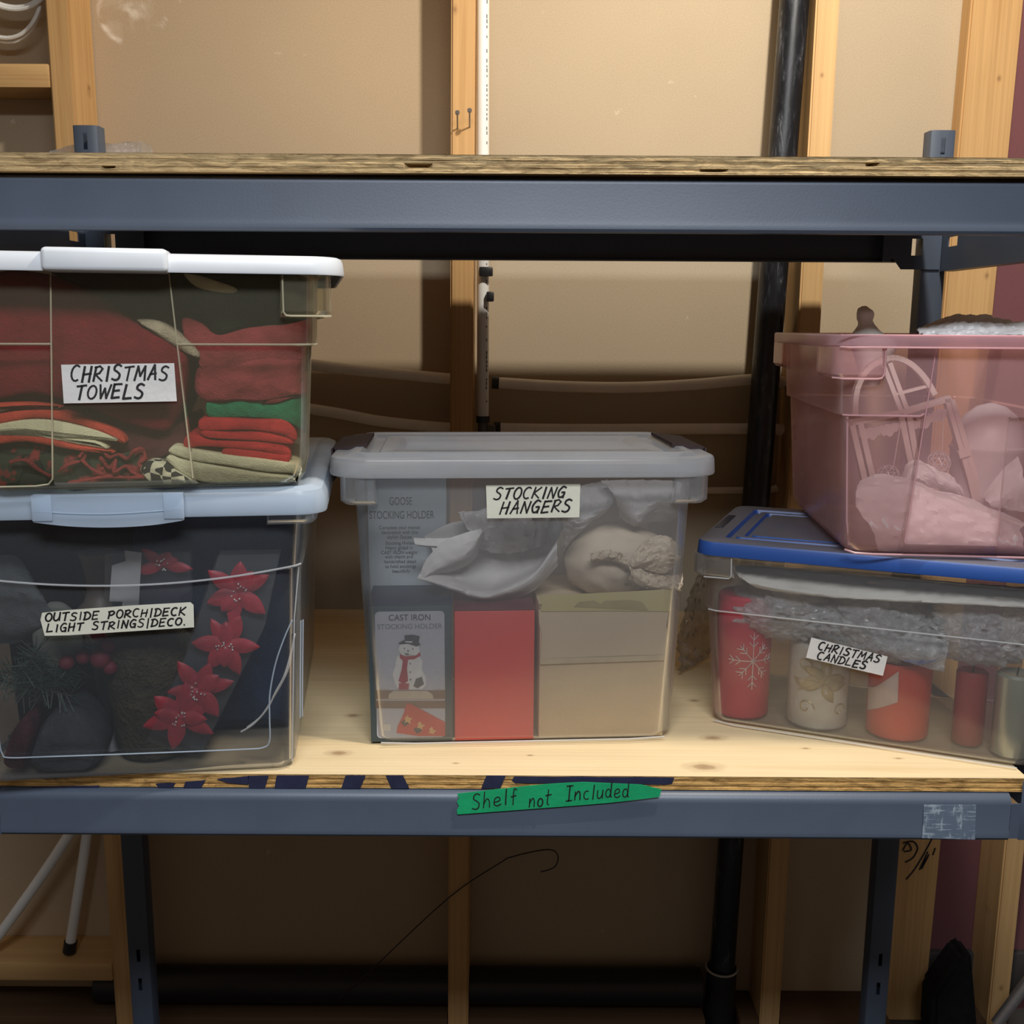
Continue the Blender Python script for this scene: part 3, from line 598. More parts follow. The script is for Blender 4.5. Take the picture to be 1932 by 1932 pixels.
def corner_skirt(W, D, which, a, c, go, gi, z0, z1, r=0.012, th=0.0018):
    """hand-hold pocket wrapped round a corner under the rim"""
    def path(g):
        P = [(a, -g)]+[(-g+r-r*math.sin(q), -g+r-r*math.cos(q)) for q in [PI/2*k/6 for k in range(7)]]+[(-g, c)]
        return P
    o, i = path(go), path(gi)
    if which[1] == 'R': o = [(W-x, y) for x, y in o]; i = [(W-x, y) for x, y in i]
    if which[0] == 'B': o = [(x, D-y) for x, y in o]; i = [(x, D-y) for x, y in i]
    b = BM()
    def q(*p): b.faces.new([b.verts.new(x) for x in p])
    for k in range(len(o)-1):
        q((*o[k], z1), (*o[k], z0+0.004), (*o[k+1], z0+0.004), (*o[k+1], z1))
        m0 = [(o[k][j]*0.7+i[k][j]*0.3) for j in (0, 1)]; m1 = [(o[k+1][j]*0.7+i[k+1][j]*0.3) for j in (0, 1)]
        q((*o[k], z0+0.004), (*m0, z0), (*m1, z0), (*o[k+1], z0+0.004)); q((*m0, z0), (*i[k], z0), (*i[k+1], z0), (*m1, z0))
    for k in (0, -1): q((*o[k], z1), (*i[k], z1), (*i[k], z0), (*o[k], z0+0.004))
    bmesh.ops.remove_doubles(b, verts=b.verts[:], dist=1e-5); bmesh.ops.recalc_face_normals(b, faces=b.faces[:])
    bmesh.ops.solidify(b, geom=b.faces[:], thickness=th); return b
def sticker(parent, pts, y, m, text, rows, wd, label=None, seed=2, slant=0.22):
    b = BM(); flat(b, pts, y, 0.0006); o = obj('label_sticker', b, m, parent, label, smooth=0)
    b = BM()
    for k, (s, p0, p1, h) in enumerate(rows): write(b, s, p0, p1, h, y-0.0003, wd, slant, 0.32, seed+k)
    obj('lettering', b, M['ink'], o, text, smooth=0); return o
def lerp_prof(prof, z):
    for (a, ga), (b, gb) in zip(prof, prof[1:]):
        if a <= z <= b: return ga+(gb-ga)*(z-a)/max(b-a, 1e-9)
    return prof[-1][1]

# --- upper left: towels tub
FA = (-0.4888,-0.0764,1.1010,0.19199)
M['A_body'] = plastic('yellowed_clear_plastic', (0.97, 0.96, 0.91), 0.055, (0.85, 0.81, 0.60), 0.2, 0.6)
M['A_lid'] = plain('white_lid_plastic', (0.58, 0.60, 0.63), 0.38, 0.03, 20)
tubA = thing('storage_tub', 'clear tub with a white lid full of towels, on top of the left stack', 'storage tub', FA[:3], FA[3], 'storage tubs on the shelf')
WA0, WA = -0.020, 0.285
pA = [(0.0, -0.010), (0.003, -0.004), (0.010, 0.001), (0.03, 0.0055), (0.1385, 0.0115), (0.1405, 0.0165), (0.212, 0.0195)]
guA = lambda z: 0.0110+0.04*z
def xsA(z): l = 0.0505+0.07*z; r = 0.1800-0.058*z; return (l-0.0012-WA0, l+0.0012-WA0, r-0.0012-WA0, r+0.0012-WA0)
def yfA(x, z):
    q = xsA(z)
    return -guA(z) if (q[1]-1e-6 <= x <= q[2]+1e-6 and z > 0.009) else None
bA = tub_body(WA-WA0, 0.30, pA, 0.022, 0.002, xsA, yfA, None, [(0.214, 0.024), (0.2165, 0.024)])
bA.transform(Matrix.Translation((WA0, 0, 0))); obj('tub_body', bA, M['A_body'], tubA)
b = lid_mesh(WA-WA0, 0.30, 0.0445, 0.040, 0.2055, 0.2225, 0.035, [(0.2225, 0.02), (0.2185, 0.024)], 0.0055); b.transform(Matrix.Translation((WA0, 0, 0)))
lA = obj('lid', b, M['A_lid'], tubA)
b = box(BM(), 0.0625, 0.1705, -0.0455, -0.010, 0.2050, 0.2262, 0.0045, 3); obj('lid_clip', b, M['A_lid'], lA)
for wh in ('FR', 'BR'):
    b = corner_skirt(WA-WA0, 0.30, wh, 0.016, 0.03, 0.0310, 0.019, 0.1675, 0.2070, 0.014); b.transform(Matrix.Translation((WA0, 0, 0))); obj('hand_hold', b, M['A_body'], tubA)
sticker(tubA, [(0.0674,0.1215),(0.1681,0.1228),(0.1687,0.0868),(0.0673,0.0856)], -0.0160, M['label_white'], 'black handwriting reading christmas towels',
        [('CHRISTMAS', [(0.0747,0.1058)][0], [(0.1610,0.1074)][0], 0.0135), ('TOWELS', [(0.0778,0.0895)][0], [(0.1380,0.0900)][0], 0.0130)], 0.0020, 'white tape label')

# --- lower left: porch lights tub
FB = (-0.5480,-0.0323,0.7820,0.13788)
M['B_body'] = plastic('clear_blueish_plastic', (0.985, 0.987, 0.99), 0.045, (0.80, 0.87, 0.95), 0.14, 0.7)
M['B_lid'] = plastic('frosted_blue_white_plastic', (0.95, 0.97, 0.99), 0.55, (0.76, 0.87, 1.0), 0.22, 0.5, 1.0, 2.0)
tubB = thing('storage_tub', 'clear tub with frosted blue-white lid at the bottom of the left stack', 'storage tub', FB[:3], FB[3], 'storage tubs on the shelf')
WB0, WB, DB = -0.012, 0.315, 0.415
pB = [(0.0, -0.010), (0.003, -0.004), (0.010, 0.0005), (0.174, 0.0086), (0.2305, 0.0110), (0.2325, 0.0150), (0.279, 0.0200), (0.300, 0.0215)]
sagB = lambda x: -0.0165*max(0.0, 1-((x+WB0-0.155)/0.17)**2)
zfB = lambda x, z: sagB(x) if 0.229 < z < 0.234 else 0.0
b = tub_body(WB-WB0, DB, pB, 0.016, 0.002, lambda z: [(WB-WB0)*k/14 for k in range(1, 14)], None, zfB, [(0.302, 0.030), (0.305, 0.030)])
b.transform(Matrix.Translation((WB0, 0, 0))); obj('tub_body', b, M['B_body'], tubB)
b = lid_mesh(WB-WB0, DB, 0.0435, 0.0400, 0.2900, 0.3170, 0.030, [(0.317, 0.022), (0.3145, 0.027)], 0.008, 0.012); b.transform(Matrix.Translation((WB0, 0, 0)))
lB = obj('lid', b, M['B_lid'], tubB)
b = BM(); pr = [(0.0805, 0.3155), (0.0800, 0.2895)]+smooth_pts([(0.0800, 0.2890), (0.112, 0.2845), (0.150, 0.2825), (0.188, 0.2838), (0.2200, 0.2880)], 5)+[(0.2208, 0.3155)]
extrude(b, pr, 'y', -0.0475, -0.0395); bmesh.ops.bevel(b, geom=[e for e in b.edges if e.calc_length() > 0.02], offset=0.0012, segments=2, affect='EDGES')
la = obj('latch', b, M['B_lid'], lB)
b = BM()
for (x0, x1) in ((0.0795, 0.0985), (0.2020, 0.2215)): box(b, x0, x1, -0.0492, -0.0470, 0.2900, 0.3158, 0.001)
tube(b, [(x, -0.0482, z) for x, z in smooth_pts([(0.081, 0.3005), (0.112, 0.2975), (0.150, 0.2962), (0.190, 0.2978), (0.220, 0.3000)], 5)], 0.0007, 6)
obj('latch_hinges', b, M['B_lid'], lB)
b = corner_skirt(WB-WB0, DB, 'FR', 0.016, 0.05, 0.0330, 0.0205, 0.2790, 0.2905, 0.012); b.transform(Matrix.Translation((WB0, 0, 0))); obj('hand_hold', b, M['B_body'], tubB)
gB = lambda z: lerp_prof(pB, z)
rd = [(x, -gB(z)-0.0006, z) for x, z in smooth_pts([(0.0150, 0.100), (0.0155, 0.050), (0.0170, 0.036), (0.0230, 0.0310), (0.06, 0.0300), (0.15, 0.0285), (0.26, 0.0275), (0.2830, 0.0285), (0.2900, 0.036), (0.2910, 0.060), (0.2925, 0.090), (0.3000, 0.125), (0.3110, 0.155), (0.3190, 0.172)], 5)]
b = BM(); tube(b, rd, 0.0008, 6); obj('moulded_ridge', b, M['B_lid'], tubB)
b = BM()
for dx in (0.0, 0.0035): tube(b, [(0.3262+dx*0.6, 0.012+dx, 0.165), (0.3235+dx*0.6, 0.012+dx, 0.10), (0.3220+dx*0.6, 0.012+dx, 0.055)], 0.0008, 6)
obj('moulded_ridge', b, M['B_lid'], tubB)
sticker(tubB, [(0.0715,0.1898),(0.0942,0.1918),(0.1591,0.1947),(0.2171,0.1963),(0.2201,0.1933),(0.2195,0.1695),(0.1523,0.1673),(0.0949,0.1654),(0.0723,0.1657),(0.0694,0.1826)], -0.0155, M['label_cream'], 'black handwriting reading outside porch deck light strings deco',
        [('OUTSIDE PORCH|DECK', [(0.0739,0.1808)][0], [(0.2111,0.1834)][0], 0.0080), ('LIGHT STRINGS|DECO.', [(0.0746,0.1695)][0], [(0.2117,0.1726)][0], 0.0080)], 0.00155, 'cream tape label', 5)

# --- middle: stocking hangers tub
FC = (-0.1613,0.0764,0.7820,0.06702)
M['C_body'] = plastic('milky_clear_plastic', (0.985, 0.987, 0.99), 0.105, (0.88, 0.90, 0.92), 0.22, 0.6)
M['C_lid'] = plastic('milky_lid_plastic', (0.97, 0.97, 0.975), 0.34, (0.90, 0.91, 0.93), 0.22, 0.5, 1.0, 2.0)
M['latch'] = plain('dark_brown_latch', S(62, 50, 50), 0.65, 0.08, 20, spec=0.15)
tubC = thing('storage_tub', 'milky tub with a matching clear lid and brown latches, middle of the shelf', 'storage tub', FC[:3], FC[3], 'storage tubs on the shelf')
WC, DC = 0.352, 0.222
pC = [(0.0, -0.010), (0.003, -0.0035), (0.011, 0.001), (0.287, 0.0125), (0.316, 0.0138)]
b = tub_body(WC, DC, pC, 0.022, 0.0022, lip=[(0.318, 0.030), (0.321, 0.030)]); obj('tub_body', b, M['C_body'], tubC)
b = lid_mesh(WC, DC, 0.0405, 0.030, 0.3165, 0.3370, 0.045, [(0.3365, 0.016), (0.3375, 0.020), (0.3405, 0.026), (0.3405, 0.034), (0.3345, 0.040), (0.3345, 0.052), (0.3385, 0.056), (0.3385, 0.075), (0.335, 0.080)], 0.006, 0.004)
lC = obj('lid', b, M['C_lid'], tubC)
for s in (0, 1):
    X = lambda x: x if s == 0 else WC-x
    b = BM(); hexa(b, [(X(-0.0385), 0.060, 0.3350), (X(-0.002), 0.060, 0.3405), (X(-0.002), 0.185, 0.3405), (X(-0.0385), 0.185, 0.3350), (X(-0.0405), 0.060, 0.3395), (X(-0.002), 0.060, 0.3440), (X(-0.002), 0.185, 0.3440), (X(-0.0405), 0.185, 0.3395)])
    box(b, min(X(-0.0435), X(-0.0412)), max(X(-0.0435), X(-0.0412)), 0.060, 0.185, 0.300, 0.338, 0.0006); bmesh.ops.recalc_face_normals(b, faces=b.faces[:])
    obj('latch', b, M['latch'], lC, 'dark brown snap latch')
for wh in ('FL', 'FR'): obj('hand_hold', corner_skirt(WC, DC, wh, 0.012, 0.16, 0.0265, 0.0128, 0.2865, 0.3180, 0.014), M['C_body'], tubC)
sticker(tubC, [(0.1319,0.3064),(0.2358,0.3077),(0.2353,0.2703),(0.1331,0.2698)], -0.0165, M['label_cream'], 'black handwriting reading stocking hangers',
        [('STOCKING', [(0.1401,0.2911)][0], [(0.2178,0.2924)][0], 0.0125), ('HANGERS', [(0.1471,0.2745)][0], [(0.2240,0.2770)][0], 0.0135)], 0.0020, 'cream paper label', 8, 0.30)

# --- lower right: candles tub
FD = (0.2457,0.1567,0.7820,-0.39444)
M['D_body'] = plastic('clear_grey_plastic', (0.985, 0.985, 0.985), 0.08, (0.90, 0.89, 0.88), 0.15, 0.6)
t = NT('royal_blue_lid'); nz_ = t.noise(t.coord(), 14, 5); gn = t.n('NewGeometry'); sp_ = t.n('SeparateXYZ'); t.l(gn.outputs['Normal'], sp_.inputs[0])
top_sheen = t.math('MULTIPLY', t.ramp(sp_.outputs['Z'], [(0.75, (0, 0, 0)), (0.95, (1, 1, 1))]), t.math('ADD', t.math('MULTIPLY', nz_, 0.30), 0.68), True)
M['D_lid'] = t.pbr(t.mix(top_sheen, (0.016, 0.066, 0.27), (0.115, 0.105, 0.095)), 0.42, 0, None, 0.6)   # grey reflection of the wall painted into the upward faces
tubD = thing('storage_tub', 'clear tub with a royal blue lid full of candles, under the pink tub', 'storage tub', FD[:3], FD[3], 'storage tubs on the shelf')
WD, DD = 0.360, 0.212
pD = [(0.0, -0.009), (0.003, -0.003), (0.010, 0.001), (0.1435, 0.0100), (0.1455, 0.0135), (0.205, 0.0165)]
obj('tub_body', tub_body(WD, DD, pD, 0.018, 0.002, lip=[(0.207, 0.0195), (0.2125, 0.0195)]), M['D_body'], tubD)
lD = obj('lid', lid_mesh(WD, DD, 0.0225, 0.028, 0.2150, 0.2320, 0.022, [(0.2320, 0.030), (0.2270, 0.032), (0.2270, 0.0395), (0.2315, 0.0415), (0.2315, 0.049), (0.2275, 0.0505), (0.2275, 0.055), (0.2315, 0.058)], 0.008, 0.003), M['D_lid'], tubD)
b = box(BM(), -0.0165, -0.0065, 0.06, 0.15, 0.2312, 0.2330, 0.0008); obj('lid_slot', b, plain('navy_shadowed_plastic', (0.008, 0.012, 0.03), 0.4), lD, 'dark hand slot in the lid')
for wh in ('FL', 'BL'): obj('hand_hold', corner_skirt(WD, DD, wh, 0.022, 0.05, 0.0245, 0.0155, 0.1885, 0.2155, 0.012), M['D_body'], tubD)
sticker(tubD, [(0.1149,0.1257),(0.1989,0.1138),(0.1954,0.0907),(0.1103,0.1008)], -0.0125, M['label_white'], 'black handwriting reading christmas candles',
        [('CHRISTMAS', [(0.1227,0.1127)][0], [(0.1899,0.1051)][0], 0.0095), ('CANDLES', [(0.1222,0.1011)][0], [(0.1757,0.0956)][0], 0.0092)], 0.0017, 'white tape label', 12)

# --- upper right: pink tub without a lid
FE = (0.3633,0.0590,1.0150,-0.08727)
M['E_body'] = plastic('pink_clear_plastic', (0.995, 0.925, 0.915), 0.205, (1.0, 0.63, 0.65), 0.18, 0.4, 1.0, 5.0, 0.38)
tubE = thing('storage_tub', 'open pink see-through tub with white paper inside, standing on the blue lid', 'storage tub', FE[:3], FE[3], 'storage tubs on the shelf')
WE, DE = 0.220, 0.320
pE = [(0.0, -0.014), (0.004, -0.006), (0.016, 0.001), (0.1525, 0.0110), (0.1545, 0.0160), (0.2250, 0.0205)]
guE = lambda z: 0.0105+0.0445*z
def xsE(z): l = 0.0605+0.068*z; r = 0.160-0.02*z; return (l-0.0012, l+0.0012, r-0.0012, r+0.0012)
def yfE(x, z):
    q = xsE(z)
    return -guE(z) if (q[1]-1e-6 <= x <= q[2]+1e-6 and 0.015 < z < 0.2255) else None
obj('tub_body', tub_body(WE, DE, pE, 0.020, 0.0024, xsE, yfE, None, [(0.2256, 0.0206), (0.2385, 0.0206)]), M['E_body'], tubE)
b = BM(); R = [ring(WE, DE, g, g, 0.020+g*0.6, z) for z, g in ((0.2255, 0.0208), (0.2255, 0.0335), (0.2275, 0.0348), (0.2370, 0.0348), (0.2388, 0.0335), (0.2388, 0.0208))]; loft(b, R+[R[0]], False, False); bmesh.ops.remove_doubles(b, verts=b.verts[:], dist=1e-6); obj('rim', b, plastic('pink_rim_plastic', (0.98, 0.86, 0.86), 0.42, (1.0, 0.68, 0.74), 0.25, 0.3), tubE)
for wh in ('FL', 'BL'): obj('hand_hold', corner_skirt(WE, DE, wh, 0.0235, 0.045, 0.0310, 0.0195, 0.1935, 0.2262, 0.012), M['E_body'], tubE)

# thick moulded edges that catch the light
def bead(parent, pts, r, m, k=1):
    b = BM(); tube(b, smooth_pts(pts, k) if k > 1 else pts, r, 6); obj('moulded_ridge', b, m, parent)
M['A_bead'] = plastic('yellowed_thick_plastic', (0.95, 0.93, 0.85), 0.55, (0.86, 0.80, 0.60), 0.25, 0.3)
M['W_bead'] = plastic('pale_thick_plastic', (0.97, 0.97, 0.98), 0.60, (0.92, 0.92, 0.93), 0.25, 0.3)
M['E_bead'] = plastic('pink_thick_plastic', (0.98, 0.85, 0.85), 0.60, (1.0, 0.66, 0.70), 0.25, 0.3)
zs_ = [0.012+0.0195*k for k in range(11)]
bead(tubA, [(0.1800-0.058*z, -guA(z)-0.0002, z) for z in zs_], 0.0008, M['A_bead'])
bead(tubA, [(-0.01, -0.0110-0.0002, 0.0075), (0.036, -0.0112, 0.0075), (0.0475, -0.0112, 0.009), (0.0515, -0.0116, 0.014)]+[(0.0505+0.07*z, -guA(z)-0.0002, z) for z in zs_[1:]], 0.0008, M['A_bead'])
bead(tubA, [(-0.015, -0.0166, 0.1405), (0.0603, -0.0166, 0.1405)], 0.0009, M['A_bead'])
bead(tubA, [(0.1718, -0.0166, 0.1405), (0.270, -0.0166, 0.1405), (0.2945, -0.013, 0.1405), (0.3010, -0.004, 0.1405), (0.3015, 0.02, 0.1405)], 0.0009, M['A_bead'])
bead(tubA, [(0.2712, -0.0315, 0.205), (0.2712, -0.0315, 0.171), (0.2735, -0.0315, 0.168), (0.2775, -0.0315, 0.1675), (0.306, -0.0315, 0.1675), (0.3155, -0.026, 0.1675)], 0.0009, M['A_bead'])
bead(tubB, [(WB0+x, -0.0156, 0.2325+sagB(x)) for x in [-0.010+(WB-WB0+0.020)*k/24 for k in range(25)]]+[(0.3292, -0.008, 0.2325)], 0.0011, M['W_bead'])
bead(tubB, [(0.3120+0.0088*z/0.174 if z < 0.174 else 0.3208+0.02*(z-0.174)/0.105*0.6, 0.004-lerp_prof(pB, z), z) for z in (0.008, 0.04, 0.09, 0.14, 0.174, 0.21, 0.229)], 0.0007, M['W_bead'])
bead(tubC, [(0.012, -0.006, 0.0065), (0.05, -0.0075, 0.0055), (0.30, -0.0075, 0.0055), (0.342, -0.005, 0.0065)], 0.0009, M['W_bead'])
bead(tubD, [(-0.006, -0.0096, 0.1455), (0.004, -0.0137, 0.1455), (WD-0.01, -0.0137, 0.1455)], 0.0009, M['W_bead'])
bead(tubD, [(0.0215, -0.0250, 0.213), (0.0220, -0.0250, 0.192), (0.0195, -0.0250, 0.189), (-0.010, -0.0250, 0.1885)], 0.0008, M['W_bead'])
bead(tubD, [(0.004, -0.002, 0.004), (0.03, -0.007, 0.003), (WD-0.02, -0.007, 0.003)], 0.0008, M['W_bead'])
bead(tubE, [(0.0605+0.068*z, -guE(z)-0.0003, z) for z in [0.018+0.0187*k for k in range(12)]], 0.0008, M['E_bead'])
bead(tubE, [(-0.012, -0.010, 0.1545), (-0.006, -0.0150, 0.1545), (0.010, -0.0163, 0.1545), (0.066, -0.0163, 0.1545), (0.0700, -0.0165, 0.157)], 0.0010, M['E_bead'])
bead(tubE, [(0.0050-lerp_prof(pE, z), 0.0050-lerp_prof(pE, z), z) for z in (0.010, 0.04, 0.08, 0.12, 0.152)], 0.0011, M['E_bead'])
bead(tubE, [(0.0228, -0.0315, 0.225), (0.0230, -0.0315, 0.199), (0.0205, -0.0315, 0.1945), (0.016, -0.0315, 0.1937), (-0.018, -0.0315, 0.1937), (-0.029, -0.027, 0.1945)], 0.0009, M['E_bead'])
bead(tubE, [(-0.024, -0.0330, 0.2262), (-0.014, -0.0345, 0.2258), (WE+0.02, -0.0345, 0.2258)], 0.0009, M['E_bead'])
bead(tubE, [(-0.024, -0.0325, 0.2378), (-0.014, -0.0340, 0.2380), (WE+0.02, -0.0340, 0.2380)], 0.0010, M['E_bead'])
bead(tubE, [(0.002, 0.002, 0.006), (0.012, -0.003, 0.0035), (0.03, -0.005, 0.003), (WE-0.02, -0.005, 0.003)], 0.0012, M['E_bead'])

# ------------------------------------------------------------------ what the tubs hold: shared shapes
CL = [None]
def inside(W0, W, prof, m=0.004, top=0.298):
    return lambda x, z: (max(W0-lerp_prof(prof, z)*0.6+m, min(W+lerp_prof(prof, z)-m, x)), min(top, max(0.0035, z)))
def pillow(b, pts, y0, y1, r=0.006, puff=0.004, wr=0.0, seed=0, close=5):
    """soft solid: closed smooth outline in x,z; rounded front and back"""
    P = smooth_pts(pts, close, True) if close else list(pts)
    if CL[0]: P = [CL[0](x, z) for x, z in P]
    c = Vector((sum(p[0] for p in P)/len(P), sum(p[1] for p in P)/len(P)))
    def rg(s, d, y, dn=0.0):
        out = []
        for p in P:
            v = c-Vector(p); q = Vector(p)+v*(1-s) if d == 0 else Vector(p)+v.normalized()*min(d, v.length*0.5)
            yy = y+(wr*(noise.noise(Vector((q.x*38, q.y*70, seed)))+0.5*noise.noise(Vector((q.x*110, q.y*140, seed+5)))) if dn else 0)
            out.append((q.x, yy, q.y))
        return out
    cr = [(P[i][0]-c.x)*(P[(i+1) % len(P)][1]-c.y)-(P[i][1]-c.y)*(P[(i+1) % len(P)][0]-c.x) for i in range(len(P))]
    if min(cr) < -1e-7 and max(cr) > 1e-7:
        m_ = len(P); area = sum(P[i][0]*P[(i+1) % m_][1]-P[(i+1) % m_][0]*P[i][1] for i in range(m_)); sg = 1 if area > 0 else -1
        def off(d, y):
            out = []
            for i in range(m_):
                t_ = (Vector(P[(i+1) % m_])-Vector(P[i-1])); t_ = t_.normalized() if t_.length > 1e-9 else Vector((1, 0))
                out.append((P[i][0]-t_.y*sg*d, y, P[i][1]+t_.x*sg*d))
            return out
        rr = min(r, 0.0022)
        loft(b, [off(rr, y0), off(rr*0.3, y0+rr*0.4), off(0, y0+rr), off(0, y1)]); return b
    R = [rg(0.03, 0, y0-puff, 1)]+[rg(s, 0, y0-puff*(1-s*s), 1) for s in (0.15, 0.3, 0.45, 0.6, 0.74, 0.86)]
    R += [rg(1, r, y0, 1), rg(1, r*0.35, y0+r*0.35), rg(1, 0, y0+r), rg(1, 0, y1-r), rg(1, r, y1)]
    loft(b, R); return b
def sheet(b, net, sub=6, amp=0.002, seed=0, th=0.0007, fr=60):
    """paper or cloth sheet through a net of (x, y, z) rows, with creases"""
    rows = [smooth_pts(r, sub) for r in net]; cols = list(zip(*rows)); G = [smooth_pts(list(c), sub) for c in cols]
    V = []
    for i, c in enumerate(G):
        line = []
        for j, p in enumerate(c):
            v = Vector(p); q = v*fr+Vector((seed*3.1, 0, seed))
            d = amp*((1-2*abs(noise.noise(q)))+0.6*(1-2*abs(noise.noise(q*2.1))))
            line.append(b.verts.new(v+Vector((0.3*d, -d, 0.5*d))))
        V.append(line)
    for i in range(len(V)-1):
        for j in range(len(V[0])-1): b.faces.new((V[i][j], V[i+1][j], V[i+1][j+1], V[i][j+1]))
    bmesh.ops.recalc_face_normals(b, faces=b.faces[:]); thick(b, th); return b
def crumple(b, c, s, seed=0, amp=0.30, sub=4, fr=2.2, zmin=None):
    q = BM(); bmesh.ops.create_icosphere(q, subdivisions=sub, radius=1.0)
    off = Vector((seed*7.3, seed*3.7, seed*1.9))
    for v in q.verts:
        p = v.co*fr+off
        d, _ = noise.voronoi(p); a = (d[1]-d[0])
        k = 1+amp*(a-0.35)+amp*0.5*(0.5-abs(noise.noise(p*2.3)))
        v.co = Vector((c[0]+v.co.x*s[0]*k, c[1]+v.co.y*s[1]*k, c[2]+v.co.z*s[2]*k))
        if zmin is not None: v.co.z = max(v.co.z, zmin)
    me = bpy.data.meshes.new('t'); q.to_mesh(me); q.free(); b.from_mesh(me); bpy.data.meshes.remove(me); return b
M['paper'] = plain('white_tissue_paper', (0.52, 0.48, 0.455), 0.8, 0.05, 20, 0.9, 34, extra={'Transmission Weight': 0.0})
M['beige_paper'] = plain('beige_wrapping_paper', (0.55, 0.44, 0.32), 0.85, 0.07, 20, 1.0, 36)
M['kraft'] = plain('brown_cardboard', (0.60, 0.46, 0.29), 0.8, 0.06, 12, 0.15, 200)
def Y3(pts, y): return [(p[0], y, p[1]) for p in pts]

# --- towels
red = cloth('red_towelling', (0.50, 0.035, 0.040)); dred = cloth('dark_red_cloth', (0.185, 0.012, 0.022), 0.15); dgreen = cloth('dark_green_cloth', (0.012, 0.030, 0.022)); green = cloth('green_towelling', (0.018, 0.20, 0.10))
cream = cloth('cream_towelling', (0.68, 0.65, 0.48), 0.10); rose = cloth('faded_red_cloth', (0.27, 0.042, 0.052)); plum = cloth('dark_plum_cloth', (0.10, 0.030, 0.038)); orange = cloth('orange_red_towelling', (0.56, 0.075, 0.05)); olive = cloth('dark_olive_cloth', (0.034, 0.028, 0.018))
def towel(name, outs, y0, y1, m, label, frame, part='fold', cat='towel', group=None, puff=0.004, wr=0.002, r=0.006, dy=None):
    outs = [[CL[0](*p) for p in smooth_pts(o_, 4, True)] for o_ in outs]; keep = CL[0]; CL[0] = None; res = towel_(name, outs, y0, y1, m, label, frame, part, cat, group, puff, wr, r, dy); CL[0] = keep; return res
def towel_(name, outs, y0, y1, m, label, frame, part, cat, group, puff, wr, r, dy):
    allp = [p for o in outs for p in o]; zb = min(p[1] for p in allp); xc = sum(p[0] for p in allp)/len(allp)
    if len(outs) == 1:
        b = BM(); pillow(b, outs[0], y0, y1, r, puff, wr, len(label), 0); return single(name, b, m, label, cat, group, frame, 60)
    o = thing(name, label, cat, inframe(frame, xc, y0, zb), frame[3], group)
    for k, out in enumerate(outs):
        b = BM(); pillow(b, [(p[0]-xc, p[1]-zb) for p in out], dy[k] if dy else 0.0, y1-y0, r, puff, wr, k+len(label), 0)
        mm = m[k] if isinstance(m, list) else m; obj(part, b, mm, o, None, 60)
    return o
CL[0] = inside(WA0, WA, pA, 0.004, 0.209)
G_T = 'folded cloths in the upper left tub'
towel('tablecloth', [[(-0.0058,0.1928),(0.0136,0.2066),(0.0413,0.2070),(0.0614,0.2015),(0.0961,0.1843),(0.1283,0.1617),(0.1605,0.1448),(0.1757,0.1336),(0.1760,0.1193),(0.1718,0.0936),(0.1625,0.0678),(0.1509,0.0549),(0.1177,0.0631),(0.0751,0.0816),(0.0330,0.0935),(-0.0137,0.0948)], [(0.1313,0.1632),(0.1530,0.1619),(0.1743,0.1469),(0.1870,0.1337),(0.1876,0.1266),(0.1769,0.1307),(0.1617,0.1408),(0.1429,0.1538)]],
      0.012, 0.20, [dred, cloth('pale_hem', (0.42, 0.36, 0.28))], 'large dark red cloth with a pale hem behind the towels label', FA, group=G_T, cat='tablecloth')
towel('folded_cloth', [[(0.0469,0.2130),(0.0989,0.2174),(0.1719,0.2186),(0.1739,0.1864),(0.1710,0.1484),(0.1459,0.1589),(0.1065,0.1779),(0.0679,0.1965)]], 0.05, 0.22, olive, 'dark olive cloth at the top middle above the big red cloth', FA, group=G_T, cat='cloth')
dg_ = towel('folded_cloth', [[(0.1639,0.2158),(0.2128,0.2176),(0.2636,0.2174),(0.2993,0.2025),(0.3072,0.1870),(0.3077,0.1672),(0.2824,0.1596),(0.2409,0.1578),(0.2048,0.1488),(0.1927,0.1622),(0.1733,0.1764),(0.1668,0.1957)], [(0.1755,0.2076),(0.1903,0.2063),(0.2086,0.2010),(0.2264,0.1942),(0.2241,0.1890),(0.2046,0.1898),(0.1863,0.1952)]], 0.030, 0.24, [dgreen, cream], 'dark green cloth with a pale printed patch at the top right', FA, group=G_T, cat='cloth', puff=0.003, dy=[0.0, -0.0055])
towel('folded_cloth', [[(0.1737,0.1651),(0.1909,0.1601),(0.2054,0.1489),(0.2361,0.1563),(0.2721,0.1596),(0.3055,0.1660),(0.3060,0.1451),(0.3046,0.1346),(0.3020,0.1135),(0.2812,0.1188),(0.2502,0.1220),(0.2193,0.1168),(0.1947,0.1117),(0.1869,0.1189),(0.1856,0.1324),(0.1751,0.1447)]], 0.020, 0.25, rose, 'dark red cloth below the green one at right', FA, group=G_T, cat='cloth')
towel('folded_cloth', [[(0.1871,0.1180),(0.2093,0.1190),(0.2351,0.1273),(0.2609,0.1304),(0.2867,0.1273),(0.2980,0.1220),(0.2964,0.1030),(0.2939,0.0897),(0.2803,0.0882),(0.2724,0.0861),(0.2488,0.0821),(0.2180,0.0834),(0.1951,0.0825),(0.1828,0.0905),(0.1814,0.1035)], [(0.2441,0.0827),(0.2597,0.0889),(0.2744,0.0956),(0.2789,0.1061),(0.2904,0.1097),(0.2974,0.1023),(0.2960,0.0907),(0.2856,0.0897),(0.2751,0.0867),(0.2595,0.0815)]], 0.020, 0.25, rose, 'crumpled faded red cloth with a rolled corner at right', FA, group=G_T, cat='cloth', wr=0.003)
